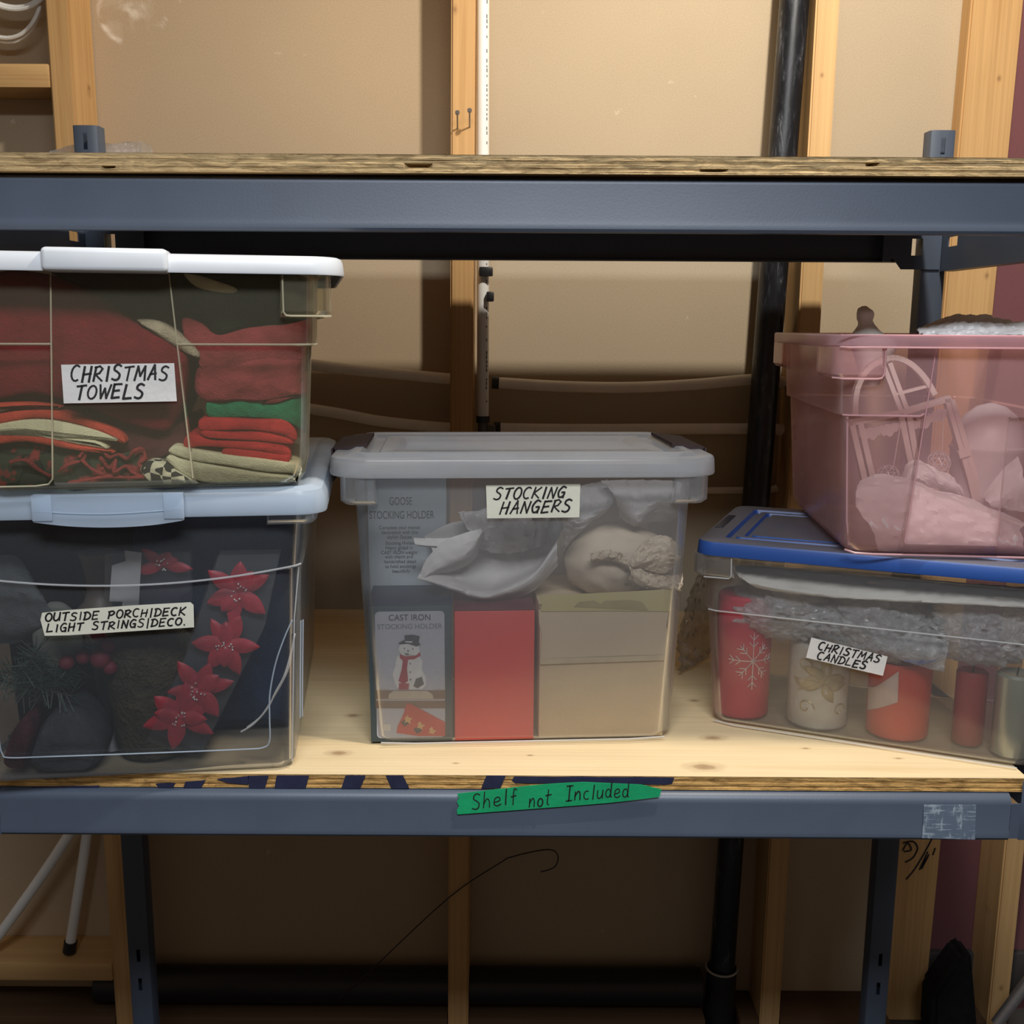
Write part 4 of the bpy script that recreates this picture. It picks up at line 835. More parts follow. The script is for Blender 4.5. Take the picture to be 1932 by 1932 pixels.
towel('folded_towel', [[(0.1909,0.0780),(0.1953,0.0854),(0.2077,0.0874),(0.2332,0.0840),(0.2644,0.0838),(0.2949,0.0878),(0.2966,0.0706),(0.2949,0.0512),(0.2844,0.0535),(0.2689,0.0623),(0.2481,0.0658),(0.2171,0.0672),(0.1945,0.0674)]], 0.024, 0.24, green, 'green towel lying between the red towels', FA, group=G_T)
towel('folded_towel', [[(0.1842,0.0613),(0.1876,0.0675),(0.2078,0.0678),(0.2383,0.0659),(0.2641,0.0651),(0.2753,0.0580),(0.2792,0.0494),(0.2769,0.0441),(0.2636,0.0507),(0.2379,0.0553),(0.2073,0.0557),(0.1870,0.0560)], [(0.1869,0.0559),(0.2122,0.0545),(0.2430,0.0541),(0.2687,0.0484),(0.2768,0.0429),(0.2710,0.0409),(0.2426,0.0445),(0.2068,0.0472),(0.1886,0.0496)], [(0.1693,0.0426),(0.1727,0.0510),(0.1828,0.0519),(0.1967,0.0464),(0.2324,0.0448),(0.2632,0.0411),(0.2714,0.0356),(0.2702,0.0292),(0.2474,0.0339),(0.2167,0.0376),(0.1863,0.0402),(0.1741,0.0383)], [(0.2085,0.0377),(0.2371,0.0351),(0.2629,0.0315),(0.2713,0.0335),(0.2721,0.0259),(0.2652,0.0217),(0.2368,0.0255),(0.2092,0.0292)]],
      0.010, 0.20, red, 'bright red towel folded in four layers on the cream towel', FA, group=G_T, puff=0.0015, r=0.004)
towel('folded_towel', [[(0.1554,0.0360),(0.1617,0.0421),(0.1765,0.0387),(0.2116,0.0318),(0.2473,0.0269),(0.2783,0.0209),(0.2864,0.0121),(0.2841,0.0051),(0.2757,0.0026),(0.2759,0.0113),(0.2469,0.0141),(0.2112,0.0212),(0.1810,0.0260),(0.1661,0.0305)], [(0.1529,0.0285),(0.1586,0.0326),(0.1684,0.0282),(0.2060,0.0201),(0.2468,0.0128),(0.2737,0.0090),(0.2756,0.0014),(0.2567,-0.0003),(0.2205,0.0016),(0.1850,0.0057),(0.1653,0.0156)]],
      0.006, 0.19, cream, 'cream towel folded at the bottom right of its tub', FA, group=G_T, puff=0.002)
bw = checks('black_white_check_cloth', (0.60, 0.57, 0.45), (0.03, 0.03, 0.035), 85)
towel('folded_cloth', [[(0.1277,0.0197),(0.1386,0.0279),(0.1519,0.0255),(0.1630,0.0179),(0.1781,0.0076),(0.1808,0.0016),(0.1547,0.0023),(0.1349,0.0070)]], 0.004, 0.15, bw, 'black and cream checked cloth beside the cream towel', FA, group=G_T, cat='cloth', wr=0.003)
ro = lambda *p: list(p)
towel('folded_towel', [[(-0.0147,0.0818),(0.0041,0.0847),(0.0324,0.0845),(0.0559,0.0812),(0.0548,0.0792),(0.0321,0.0804),(0.0037,0.0787),(-0.0151,0.0768)], [(-0.0151,0.0700),(0.0039,0.0748),(0.0324,0.0785),(0.0561,0.0773),(0.0796,0.0699),(0.1032,0.0604),(0.1135,0.0520),(0.1150,0.0447),(0.1073,0.0469),(0.0885,0.0575),(0.0602,0.0671),(0.0318,0.0695),(0.0031,0.0647),(-0.0158,0.0619)], [(-0.0169,0.0586),(0.0024,0.0655),(0.0310,0.0692),(0.0547,0.0674),(0.0832,0.0604),(0.1081,0.0528),(0.1097,0.0466),(0.0874,0.0490),(0.0536,0.0505),(0.0254,0.0581),(0.0018,0.0574),(-0.0172,0.0546)], [(-0.0173,0.0536),(0.0017,0.0569),(0.0254,0.0581),(0.0537,0.0515),(0.0873,0.0479),(0.0990,0.0395),(0.0725,0.0440),(0.0487,0.0496),(0.0251,0.0540),(0.0014,0.0533),(-0.0176,0.0495)], [(-0.0169,0.0478),(0.0024,0.0546),(0.0260,0.0553),(0.0448,0.0520),(0.0683,0.0444),(0.0970,0.0388),(0.1026,0.0346),(0.0775,0.0371),(0.0489,0.0427),(0.0254,0.0472),(0.0017,0.0455),(-0.0175,0.0408)]],
      0.008, 0.20, [orange, orange, cream, cream, orange], 'red and cream towel folded in layers at lower left', FA, group=G_T, puff=0.0012, r=0.003)
towel('folded_cloth', [[(-0.0188,0.0963),(0.0286,0.0934),(0.0762,0.0797),(0.1198,0.0635),(0.1547,0.0578),(0.1681,0.0608),(0.1701,0.0395),(0.1586,0.0343),(0.1378,0.0251),(0.1128,0.0298),(0.0701,0.0620),(0.0277,0.0811),(-0.0200,0.0815)]], 0.028, 0.22, plum, 'dark plum cloth sagging under the big red cloth', FA, group=G_T, cat='cloth')
tart = checks('red_green_tartan', (0.045, 0.060, 0.045), (0.020, 0.030, 0.026), 45, (0.30, 0.05, 0.05))
tr_ = thing('ruffled_cloth', 'dark tartan cloth with red ruffled edge at the bottom left', 'cloth', inframe(FA, 0.05, 0.02, 0.003), FA[3], G_T)
CL[0] = None; b = BM(); pillow(b, [(max(-0.02, x)-0.05, max(0.0035, z)-0.003) for x, z in [(-0.0204,0.0406),(0.0131,0.0442),(0.0464,0.0395),(0.0801,0.0327),(0.1097,0.0332),(0.1258,0.0361),(0.1341,0.0243),(0.1352,0.0068),(0.1129,0.0035),(0.0537,0.0039),(-0.0233,0.0047)]], 0.0, 0.16, 0.006, 0.003, 0.004, 4); obj('cloth_body', b, tart, tr_, None, 60)
for k, st in enumerate(([(0.0943,0.0397),(0.0991,0.0312),(0.1071,0.0332),(0.1157,0.0289),(0.1221,0.0361),(0.1301,0.0380),(0.1316,0.0286),(0.1264,0.0245),(0.1300,0.0191)], [(0.0939,0.0261),(0.0913,0.0314),(0.0980,0.0198),(0.1048,0.0280),(0.1032,0.0165),(0.1133,0.0216),(0.1199,0.0151),(0.1306,0.0107)], [(0.0092,0.0278),(0.0236,0.0296),(0.0334,0.0191),(0.0444,0.0126)], [(0.0515,0.0176),(0.0617,0.0247),(0.0741,0.0286),(0.0761,0.0369),(0.0719,0.0318)], [(0.0604,0.0060),(0.0777,0.0092),(0.0950,0.0115),(0.1146,0.0100),(0.1326,0.0117)], [(0.0741,0.0286),(0.0832,0.0196),(0.0932,0.0136),(0.0916,0.0199)])):
    b = BM(); P = smooth_pts(st, 4); n_ = len(P); tube(b, [(x-0.05, -0.007-0.003*math.sin(q*0.5), max(0.001, z-0.003)) for q, (x, z) in enumerate(P)], [0.0012+0.0012*abs(math.sin(q*0.45+k)) for q in range(n_)], 7); obj('ruffle', b, cloth('ruffle_red_%d' % k, (0.30, 0.045, 0.05)), tr_, 'dull red ruffled edge' if k == 0 else None, 60)

# --- porch decorations
CL[0] = inside(WB0, WB, pB)
G_B = 'decorations in the lower left tub'
navy = cloth('navy_blue_cloth', (0.020, 0.036, 0.085), 0.2, 14)
b = BM(); pillow(b, [(0.1392,0.2582),(0.2236,0.2607),(0.3182,0.2545),(0.3171,0.1822),(0.3139,0.1182),(0.3038,0.0334),(0.2841,-0.0393),(0.1976,-0.0425),(0.1192,-0.0381),(0.1298,0.1249)], 0.105, 0.40, 0.02, 0.012, 0.006, 2)
single('storage_bag', b, navy, 'navy blue bag filling the back of the lower left tub', 'bag', G_B, FB, 60)
b = BM(); pillow(b, [(-0.0251,0.2566),(0.0595,0.2579),(0.1341,0.2564),(0.1275,0.1219),(0.1138,-0.0423),(0.0272,-0.0394),(-0.0491,-0.0384)], 0.125, 0.38, 0.02, 0.01, 0.006, 6)
single('storage_bag', b, cloth('black_brown_cloth', (0.022, 0.019, 0.021), 0.3, 14), 'blackish bag behind the fir branch in the lower left tub', 'bag', G_B, FB, 60)
b = BM(); cx_, cz_ = [(0.1568,-0.0229)][0]
z0_ = 0.0035; lathe(b, [(0.030, z0_), (0.040, z0_+0.002), (0.047, z0_+0.06), (0.052, z0_+0.12), (0.055, z0_+0.152), (0.052, z0_+0.154), (0.048, z0_+0.14), (0.046, z0_+0.10)], 28, cx_, 0.072)
single('planter', b, cloth('dark_olive_wicker', (0.058, 0.050, 0.030), 0.3, 60, 0.9, 0.9, 260), 'dark olive tapered planter behind the porch label', 'planter', G_B, FB, 60)
b = BM(); (ux, uz), = [(0.0973,0.1567)]; lathe(b, [(0.020, uz-0.03), (0.031, uz-0.022), (0.034, uz-0.006), (0.030, uz+0.006), (0.018, uz+0.018), (0.0145, uz+0.030), (0.0145, uz+0.046), (0.017, uz+0.060), (0.0215, uz+0.074), (0.019, uz+0.074), (0.013, uz+0.050), (0.010, uz+0.03)], 28, ux+0.006, 0.085)
b2 = thing('urn', 'brown urn with a flared neck above the porch label', 'urn', inframe(FB, 0, 0, 0), FB[3], G_B)
obj('urn_body', b, plain('brown_urn_glaze', (0.11, 0.085, 0.065), 0.5, 0.35, 40), b2, None, 60)
b = BM(); lathe(b, [(0.020, 0.0035), (0.026, 0.006), (0.010, 0.03), (0.014, uz-0.03), (0.021, uz-0.028)], 24, ux+0.006, 0.085); obj('urn_foot', b, M['black'], b2)
M['petal'] = plain('red_satin_petal', (0.42, 0.014, 0.028), 0.5, 0.25, 60, 0.3, 160)
M['bead'] = plain('pearl_bead', (0.75, 0.70, 0.62), 0.25, 0.05, 50)
def petal(b, L, wd, ang, tilt, lift):
    n = 8; G = []
    for i in range(n+1):
        t = i/n; ww = wd*math.sin(PI*min(1, t*0.95+0.05))**0.8*(1-0.25*t); row = []
        for j in (-1, -0.5, 0, 0.5, 1):
            x = L*t*math.cos(tilt*t); y = -lift-(L*t*math.sin(tilt))*0.5-0.0022*(1-abs(j))*(1 if t < 0.95 else 0)+0.003*t*t; z = ww*j*0.5
            row.append(b.verts.new((x*math.cos(ang)-z*math.sin(ang), y, x*math.sin(ang)+z*math.cos(ang))))
        G.append(row)
    for i in range(n):
        for j in range(4): b.faces.new((G[i][j], G[i+1][j], G[i+1][j+1], G[i][j+1]))
    bmesh.ops.recalc_face_normals(b, faces=b.faces[:]); thick(b, 0.0005)
def flower(parent, x, y, z, R, a0, angs, seed):
    rr = random.Random(seed)
    c = bpy.data.objects.new('flower', None); C.objects.link(c); c.parent = parent; c.location = (x, y, z); c.empty_display_size = 0.01
    for k, (da, s) in enumerate(angs):
        b = BM(); petal(b, R*s, R*0.50*(0.85+0.3*rr.random()), a0+math.radians(da), 0.10+0.25*rr.random(), 0.0006*k); obj('petal', b, M['petal'], c, None, 60)
    b = BM()
    for k in range(11):
        a = rr.random()*6.28; r = R*0.26*math.sqrt(rr.random()); q = BM(); bmesh.ops.create_icosphere(q, subdivisions=1, radius=0.0011)
        for v in q.verts: v.co += Vector((r*math.cos(a), -0.006-0.002*rr.random(), r*math.sin(a)))
        me = bpy.data.meshes.new('t'); q.to_mesh(me); q.free(); b.from_mesh(me); bpy.data.meshes.remove(me)
    obj('flower_centre', b, M['bead'], c, 'cluster of pale beads', 60, kind='stuff')
(px, pz), = [(0.2001,0.1263)]
pk = thing('flower_pack', 'long clear pack of four red poinsettia flowers leaning at right', 'artificial flowers', inframe(FB, px, 0.02, 0.008), FB[3], G_B)
dz = 0.008
for (fx, fz), R, a0, sd in (([(0.2612,0.1978)][0], 0.040, 0.5, 1), ([(0.2467,0.1411)][0], 0.038, 1.1, 2), ([(0.2167,0.0921)][0], 0.039, 0.2, 3), ([(0.1959,0.0635)][0], 0.041, -0.6, 4)):
    flower(pk, fx-px, 0.0-0.002*sd, fz-dz, R, a0, [(0, 1.0), (55, 0.85), (112, 1.0), (170, 0.9), (228, 1.0), (290, 0.95), (25, 0.7), (200, 0.7)], sd)
P = [(0.2439,0.2417),(0.3071,0.2413),(0.2875,0.1586),(0.2143,0.0168),(0.1614,0.0409),(0.2028,0.1262)]
b = BM(); flat(b, [(x-px, z-dz) for x, z in P], 0.004, 0.0006); obj('pack_back', b, plain('dark_card', (0.03, 0.035, 0.04), 0.6), pk)
M['sleeve'] = film('clear_sleeve', (0.96, 0.965, 0.975), 0.012, 0.03, 0.1, 20, 0.3)
b = BM(); flat(b, [(x-px, z-dz) for x, z in P], -0.019, 0.0005); obj('clear_sleeve', b, M['sleeve'], pk)
(qx, qz), = [(0.1663,0.1518)]
pk2 = thing('flower_pack', 'small pack with a red flower and white paper above the porch label', 'artificial flowers', inframe(FB, qx, 0.028, qz), FB[3], G_B)
(fx, fz), = [(0.1839,0.2276)]
flower(pk2, fx-qx, -0.002, fz-qz, 0.031, 0.0, [(195, 1.0), (350, 1.05), (140, 0.9), (60, 0.5), (20, 0.55)], 8)
b = BM(); flat(b, [(x-qx, z-qz) for x, z in [(0.1480,0.2456),(0.1649,0.2429),(0.1626,0.2213),(0.1581,0.1800),(0.1410,0.1806),(0.1427,0.1909),(0.1293,0.1913),(0.1344,0.2301),(0.1484,0.2343)]], -0.012, 0.0008); obj('paper_card', b, plain('white_paper_card', (0.40, 0.385, 0.37), 0.7), pk2, 'white paper card', smooth=0)
b = BM(); flat(b, [(x-qx, z-qz) for x, z in [(0.1288,0.2438),(0.2149,0.2429),(0.2129,0.2015),(0.2011,0.1943),(0.1232,0.1534)]], -0.0155, 0.0005); obj('clear_sleeve', b, M['sleeve'], pk2)
b = BM(); flat(b, [(x-qx, z-qz) for x, z in [(0.1313,0.2415),(0.2132,0.2406),(0.2090,0.1561),(0.1259,0.1533)]], 0.006, 0.0006); obj('pack_back', b, plain('navy_card', (0.016, 0.018, 0.034), 0.6), pk2)
gauze = cloth('grey_gauze', (0.10, 0.105, 0.105), 0.2, 20)
b = BM(); sheet(b, [Y3([(-0.0068,0.2275),(0.0152,0.2356),(0.0311,0.2323),(0.0408,0.2175)], 0.05), Y3([(-0.0023,0.1976),(0.0249,0.2083),(0.0510,0.2018),(0.0658,0.1839)], 0.025), Y3([(-0.0088,0.1601),(0.0237,0.1649),(0.0507,0.1640),(0.0717,0.1692)], 0.03), Y3([(-0.0105,0.1396),(0.0217,0.1384),(0.0386,0.1466),(0.0557,0.1579)], 0.05)], 6, 0.004, 3, 0.0012)
single('gauze_bundle', b, gauze, 'grey gauze bundle at the far left of the lower tub', 'cloth', G_B, FB, 60)
b = BM(); (gx, gz), = [(0.0668,0.1456)]; crumple(b, (gx, 0.045, gz), (0.026, 0.018, 0.040), 2, 0.06, 3)
single('bell_ornament', b, plain('pale_grey_green_felt', (0.13, 0.135, 0.11), 0.9, 0.12, 30), 'pale grey-green rounded ornament left of the berries', 'ornament', G_B, FB, 60)
M['berry'] = plain('dull_red_berry', (0.13, 0.008, 0.018), 0.7)
for (bx, bz), rad, lb in zip([(0.0783,0.1219),(0.0954,0.1271),(0.1127,0.1524),(0.1228,0.1397),(0.1131,0.1247),(0.1223,0.1142)], (0.0085, 0.0080, 0.0085, 0.0085, 0.0115, 0.008),
        ('leftmost dull red berry below the porch label', 'second dull red berry from the left below the porch label', 'topmost dull red berry, tucked right under the porch label', 'dull red berry just below the topmost one', 'largest dull red berry in the middle of the cluster', 'lowest dull red berry, against the olive planter')):
    b = BM(); bmesh.ops.create_icosphere(b, subdivisions=2, radius=rad)
    for v in b.verts: v.co += Vector((bx, 0.030, bz))
    single('berry', b, M['berry'], lb, 'berry', 'red berries under the porch label', FB, 60)
fb = thing('fir_branch', 'dark green artificial fir branch at the lower left', 'branch', inframe(FB, 0.05, 0.035, 0.05), FB[3], G_B)
rr = random.Random(5); bs = BM(); bn = BM()
for k in range(13):
    a = rr.uniform(-0.6, 3.4); L = rr.uniform(0.04, 0.075); s0 = Vector((rr.uniform(-0.03, 0.03), rr.uniform(-0.012, 0.01), rr.uniform(0.03, 0.06)))
    e0 = s0+Vector((math.cos(a)*L, rr.uniform(-0.012, 0.012), math.sin(a)*L*0.6)); tube(bs, [s0, e0], 0.0008, 5)
    for i in range(42):
        t = rr.random(); p = s0.lerp(e0, t); d = Vector((rr.uniform(-1, 1), rr.uniform(-0.5, 0.5), rr.uniform(-1, 1))).normalized()
        d = (d+(e0-s0).normalized()*0.7).normalized(); q = p+d*0.021; q.y = max(-0.026, min(0.06, q.y))
        q.z = max(q.z, -0.04); tube(bn, [p, q], 0.00045, 3)
obj('stem', bs, plain('stem_brown', (0.03, 0.022, 0.014), 0.8), fb)
nd = obj('needles', bn, plain('fir_needle_green', (0.028, 0.055, 0.034), 0.55, 0.35, 40), fb, kind='stuff')
bg = cloth('grey_mesh_bag', (0.060, 0.062, 0.072), 0.25, 40)
b = BM(); pillow(b, [(0.0377,0.0112),(0.0431,0.0410),(0.0577,0.0641),(0.0755,0.0734),(0.0882,0.0686),(0.1090,0.0376),(0.1038,0.0075),(0.0693,-0.0009)], 0.012, 0.09, 0.012, 0.008, 0.004, 3); single('mesh_bag', b, bg, 'rounded grey mesh bag at the bottom left', 'bag', G_B, FB, 60)
b = BM(); pillow(b, [(0.0129,0.0178),(0.0180,0.0414),(0.0303,0.0633),(0.0424,0.0686),(0.0454,0.0519),(0.0383,0.0284),(0.0306,0.0108)], 0.008, 0.06, 0.008, 0.006, 0.004, 9); single('ribbon_bundle', b, cloth('dark_red_and_grey', (0.07, 0.018, 0.022), 0.6, 60), 'small dark red and grey bundle beside the mesh bag', 'ribbon', G_B, FB, 60)
for k, (pts, rad) in enumerate((([(0.2597,0.0455),(0.2740,0.0545),(0.2886,0.0713),(0.2977,0.0889),(0.3072,0.1065),(0.3147,0.1300),(0.3199,0.1534)], 0.0011), ([(0.2660,0.0495),(0.2810,0.0614),(0.2928,0.0789),(0.3035,0.0965),(0.3126,0.1164),(0.3178,0.1417)], 0.0009))):
    b = BM(); tube(b, [(x, 0.003+0.002*k, z) for x, z in smooth_pts(pts, 5)], rad, 6)
    single('light_cord', b, M['white_pipe'], ('outer', 'inner')[k]+' of two thin white cords curving along the right wall', 'cord', 'white cords in the lower left tub', FB, 60)

# --- stocking holders
CL[0] = None
G_C = 'boxes in the stocking hangers tub'
def carton(name, pts, y0, y1, z0, m, label, lid_m=None, tilt=0.0):
    x0, x1 = min(p[0] for p in pts), max(p[0] for p in pts); z1 = max(p[1] for p in pts)
    o = thing(name, label, 'box', inframe(FC, (x0+x1)/2, y0, z0), FC[3], G_C); hw = (x1-x0)/2; h = z1-z0
    obj('carton', box(BM(), -hw, hw, 0, y1-y0, 0, h, 0.0012), m, o)
    return o, hw, h
navyb = plain('dark_teal_box_print', (0.035, 0.060, 0.075), 0.45, 0.1, 20)
o, hw, h = carton('snowman_box', [(-0.0001,0.0046),(0.0944,0.1658)], 0.004, 0.092, 0.003, navyb, 'dark box with a snowman picture, front left in the middle tub')
b = box(BM(), -hw-0.0008, hw+0.0008, 0.001, 0.088, h, h+0.0016, 0.0006); obj('box_flap', b, plain('navy_box_flap', (0.022, 0.030, 0.065), 0.45), o)
b = BM(); ribbon(b, [(0, 0), (0, 0.05)], 0.0006, 0)
for v in b.verts: v.co = Vector((v.co.x-hw+0.012, 0.010+v.co.z, h+0.0018+v.co.y*0))
b.free()
bx0, _ = [(0.0478,0.1302)][0]; cxs = sum(p[0] for p in [(-0.0001,0.0046),(0.0944,0.1658)])/2
def PC(pts): return [(x-cxs, z-0.003) for x, z in pts]
def rrect2(x0, x1, z0, z1, r): return [(cx+r*math.cos(math.radians(a)), cz+r*math.sin(math.radians(a))) for cx, cz, s in ((x1-r, z1-r, 0), (x0+r, z1-r, 90), (x0+r, z0+r, 180), (x1-r, z0+r, 270)) for a in range(s, s+91, 18)]
(lx0, lz1), (lx1, lz0) = PC([(0.0069,0.1594),(0.0856,0.0079)])
b = BM(); flat(b, rrect2(lx0, lx1, lz0, lz1, 0.005), -0.0005, 0.0008); pp = obj('picture_panel', b, plain('pale_grey_print', (0.44, 0.44, 0.49), 0.45, 0.05, 200), o, 'printed picture of a snowman stocking holder', smooth=0)
def pic(name, shapes, col, y, lbl=None):
    b = BM()
    for s in shapes: flat(b, PC(s), y, 0.0003)
    return obj(name, b, plain('print_'+name, col, 0.5, 0.06, 150), pp, lbl, smooth=0)
def ell(cu, cv, ru, rv, n=16): return [(cu+ru*math.cos(2*PI*k/n), cv+rv*math.sin(2*PI*k/n)) for k in range(n)]
PXS = lambda f: f
pic('picture_shelf', [[(0.0065,0.0663),(0.0860,0.0649),(0.0859,0.0546),(0.0063,0.0561)], [(0.0062,0.0535),(0.0859,0.0520),(0.0858,0.0430),(0.0061,0.0446)]], (0.20, 0.12, 0.085), -0.0008)
pic('picture_mantel', [[(0.0065,0.0676),(0.0222,0.0673),(0.0222,0.0648),(0.0738,0.0638),(0.0738,0.0664),(0.0860,0.0661),(0.0859,0.0533),(0.0062,0.0548)]], (0.42, 0.33, 0.27), -0.0007)
pic('picture_base', [[(0.0208,0.0558),(0.0215,0.0616),(0.0264,0.0653),(0.0652,0.0646),(0.0713,0.0606),(0.0725,0.0548)]], (0.50, 0.42, 0.32), -0.0011)
pic('picture_snowman', [[(0.0325,0.0671),(0.0289,0.0736),(0.0261,0.0851),(0.0293,0.0958),(0.0306,0.1053),(0.0331,0.1078),(0.0379,0.1064),(0.0427,0.1101),(0.0560,0.1074),(0.0601,0.1010),(0.0594,0.0909),(0.0636,0.0819),(0.0641,0.0717),(0.0592,0.0666)], [(0.0332,0.1153),(0.0357,0.1216),(0.0417,0.1234),(0.0501,0.1226),(0.0561,0.1187),(0.0572,0.1124),(0.0535,0.1074),(0.0439,0.1057),(0.0361,0.1083)]], (0.68, 0.66, 0.64), -0.0011)
pic('picture_scarf', [[(0.0349,0.1096),(0.0409,0.1064),(0.0529,0.1074),(0.0572,0.1112),(0.0584,0.1073),(0.0511,0.1030),(0.0438,0.1025),(0.0425,0.0924),(0.0435,0.0771),(0.0386,0.0734),(0.0326,0.0773),(0.0364,0.0912),(0.0378,0.1014),(0.0342,0.1052)], [(0.0332,0.0748),(0.0447,0.0739),(0.0440,0.0669),(0.0325,0.0671)]], (0.36, 0.03, 0.05), -0.0014)
pic('picture_hat', [[(0.0327,0.1222),(0.0381,0.1253),(0.0405,0.1259),(0.0400,0.1315),(0.0502,0.1320),(0.0574,0.1300),(0.0561,0.1231),(0.0585,0.1200),(0.0537,0.1181),(0.0441,0.1214),(0.0356,0.1209)]], (0.035, 0.035, 0.05), -0.0014)
pic('picture_hat_band', [[(0.0405,0.1246),(0.0489,0.1245),(0.0489,0.1226),(0.0411,0.1234)]], (0.6, 0.58, 0.58), -0.0017)
pic('picture_face', [[(0.0392,0.1165),(0.0404,0.1171),(0.0404,0.1152),(0.0392,0.1152)], [(0.0428,0.1139),(0.0452,0.1139),(0.0439,0.1107)], [(0.0488,0.1163),(0.0500,0.1163),(0.0500,0.1144),(0.0488,0.1144)], [(0.0397,0.1108),(0.0451,0.1095),(0.0445,0.1082),(0.0403,0.1095)], [(0.0456,0.0987),(0.0468,0.0987),(0.0468,0.0968),(0.0456,0.0968)], [(0.0455,0.0885),(0.0467,0.0885),(0.0467,0.0866),(0.0455,0.0866)], [(0.0454,0.0796),(0.0472,0.0796),(0.0472,0.0777),(0.0453,0.0777)], [(0.0526,0.0795),(0.0593,0.0819),(0.0617,0.0730),(0.0543,0.0680),(0.0495,0.0706)]], (0.10, 0.09, 0.09), -0.0014)
pic('picture_stocking', [[(0.0395,0.0439),(0.0420,0.0503),(0.0468,0.0489),(0.0857,0.0262),(0.0856,0.0093),(0.0549,0.0099),(0.0293,0.0144),(0.0306,0.0221),(0.0382,0.0381)]], (0.50, 0.07, 0.05), -0.0011)
pic('picture_stars', [[(0.0393,0.0323),(0.0424,0.0361),(0.0442,0.0328),(0.0478,0.0321),(0.0454,0.0289),(0.0459,0.0250),(0.0417,0.0277),(0.0386,0.0258),(0.0399,0.0297)], [(0.0539,0.0255),(0.0570,0.0281),(0.0588,0.0241),(0.0624,0.0228),(0.0593,0.0209),(0.0587,0.0176),(0.0557,0.0203),(0.0532,0.0197),(0.0545,0.0229)], [(0.0673,0.0188),(0.0704,0.0213),(0.0722,0.0174),(0.0758,0.0160),(0.0728,0.0141),(0.0721,0.0115),(0.0691,0.0135),(0.0666,0.0129),(0.0679,0.0161)]], (0.62, 0.38, 0.16), -0.0014)
pic('picture_holly', [[(0.0344,0.0272),(0.0405,0.0310),(0.0441,0.0257),(0.0392,0.0219)], [(0.0489,0.0191),(0.0563,0.0216),(0.0593,0.0163),(0.0525,0.0126)]], (0.06, 0.06, 0.05), -0.0013)
pic('picture_square', [[(0.0148,0.0250),(0.0228,0.0249),(0.0226,0.0171),(0.0147,0.0173)]], (0.62, 0.58, 0.54), -0.0009)
(tx, tz1), (tx2, tz2) = PC([(0.0462,0.1490),(0.0461,0.1390)])
printed('lettering', 'CAST IRON', tx, tz1, 0.0098, -0.0008, M['ink'], pp, sx=0.95)
printed('lettering', 'STOCKING HOLDER', tx, tz2, 0.0084, -0.0008, M['grey_ink'], pp, sx=0.95)
o, hw, h = carton('red_box', [(0.0967,0.0018),(0.1887,0.1589)], 0.004, 0.090, 0.003, plain('bright_red_card', (0.70, 0.055, 0.045), 0.45, 0.04, 10), 'plain bright red box in the middle of the stocking tub')
obj('box_flap', box(BM(), -hw-0.0006, hw+0.0006, -0.0008, 0.09, h+0.0008, h+0.0022, 0.0005), plain('maroon_flap', (0.13, 0.02, 0.035), 0.5), o)
o, hw, h = carton('brown_box', [(0.1948,0.0008),(0.3418,0.1615)], 0.006, 0.16, 0.003, M['kraft'], 'brown cardboard box with taped flaps, front right in the stocking tub')
cxb = sum(p[0] for p in [(0.1948,0.0008),(0.3418,0.1615)])/2
def PK(pts): return [(x-cxb, z-0.003) for x, z in pts]
b = BM(); flat(b, PK([(0.1931,0.1590),(0.3443,0.1595),(0.3413,0.1380),(0.3443,0.1220),(0.3418,0.1034),(0.2889,0.1030),(0.1956,0.1007),(0.1971,0.1274),(0.1939,0.1432)]), -0.0024, 0.0018); obj('box_flap', b, plain('pale_cardboard', (0.57, 0.45, 0.31), 0.8, 0.05, 12), o, smooth=0)
b = BM(); flat(b, PK([(0.1929,0.1765),(0.2441,0.1778),(0.2931,0.1797),(0.3479,0.1822),(0.3457,0.1557),(0.2752,0.1573),(0.1956,0.1577),(0.1967,0.1664)]), -0.0036, 0.0012); obj('packing_tape', b, plain('yellowed_packing_tape', (0.52, 0.43, 0.20), 0.3, 0.05, 12), o, 'yellowish packing tape', smooth=0)
b = BM(); flat(b, PK([(0.2334,0.1628),(0.2394,0.1684),(0.2565,0.1701),(0.2640,0.1656),(0.2688,0.1693),(0.2995,0.1702),(0.3119,0.1675),(0.3196,0.1573)]), -0.0042, 0.0006); obj('tape_stain', b, plain('tape_patch', (0.36, 0.29, 0.14), 0.35), o, smooth=0)
b = BM(); flat(b, PK([(0.1950,0.1007),(0.3418,0.1034),(0.3420,0.0970),(0.1956,0.0943)]), -0.0030, 0.0014); obj('packing_tape', b, plain('beige_tape_strip', (0.56, 0.45, 0.30), 0.4), o, smooth=0)
o, hw, h = carton('goose_box', [(-0.0061,0.0397),(0.0888,0.2957)], 0.100, 0.135, 0.003, plain('pale_blue_grey_card', (0.33, 0.36, 0.38), 0.6, 0.05, 20), 'tall pale printed box standing at the back left of the stocking tub')
cxg = sum(p[0] for p in [(-0.0061,0.0397),(0.0888,0.2957)])/2
def PG(pts): return [(x-cxg, z-0.003) for x, z in pts]
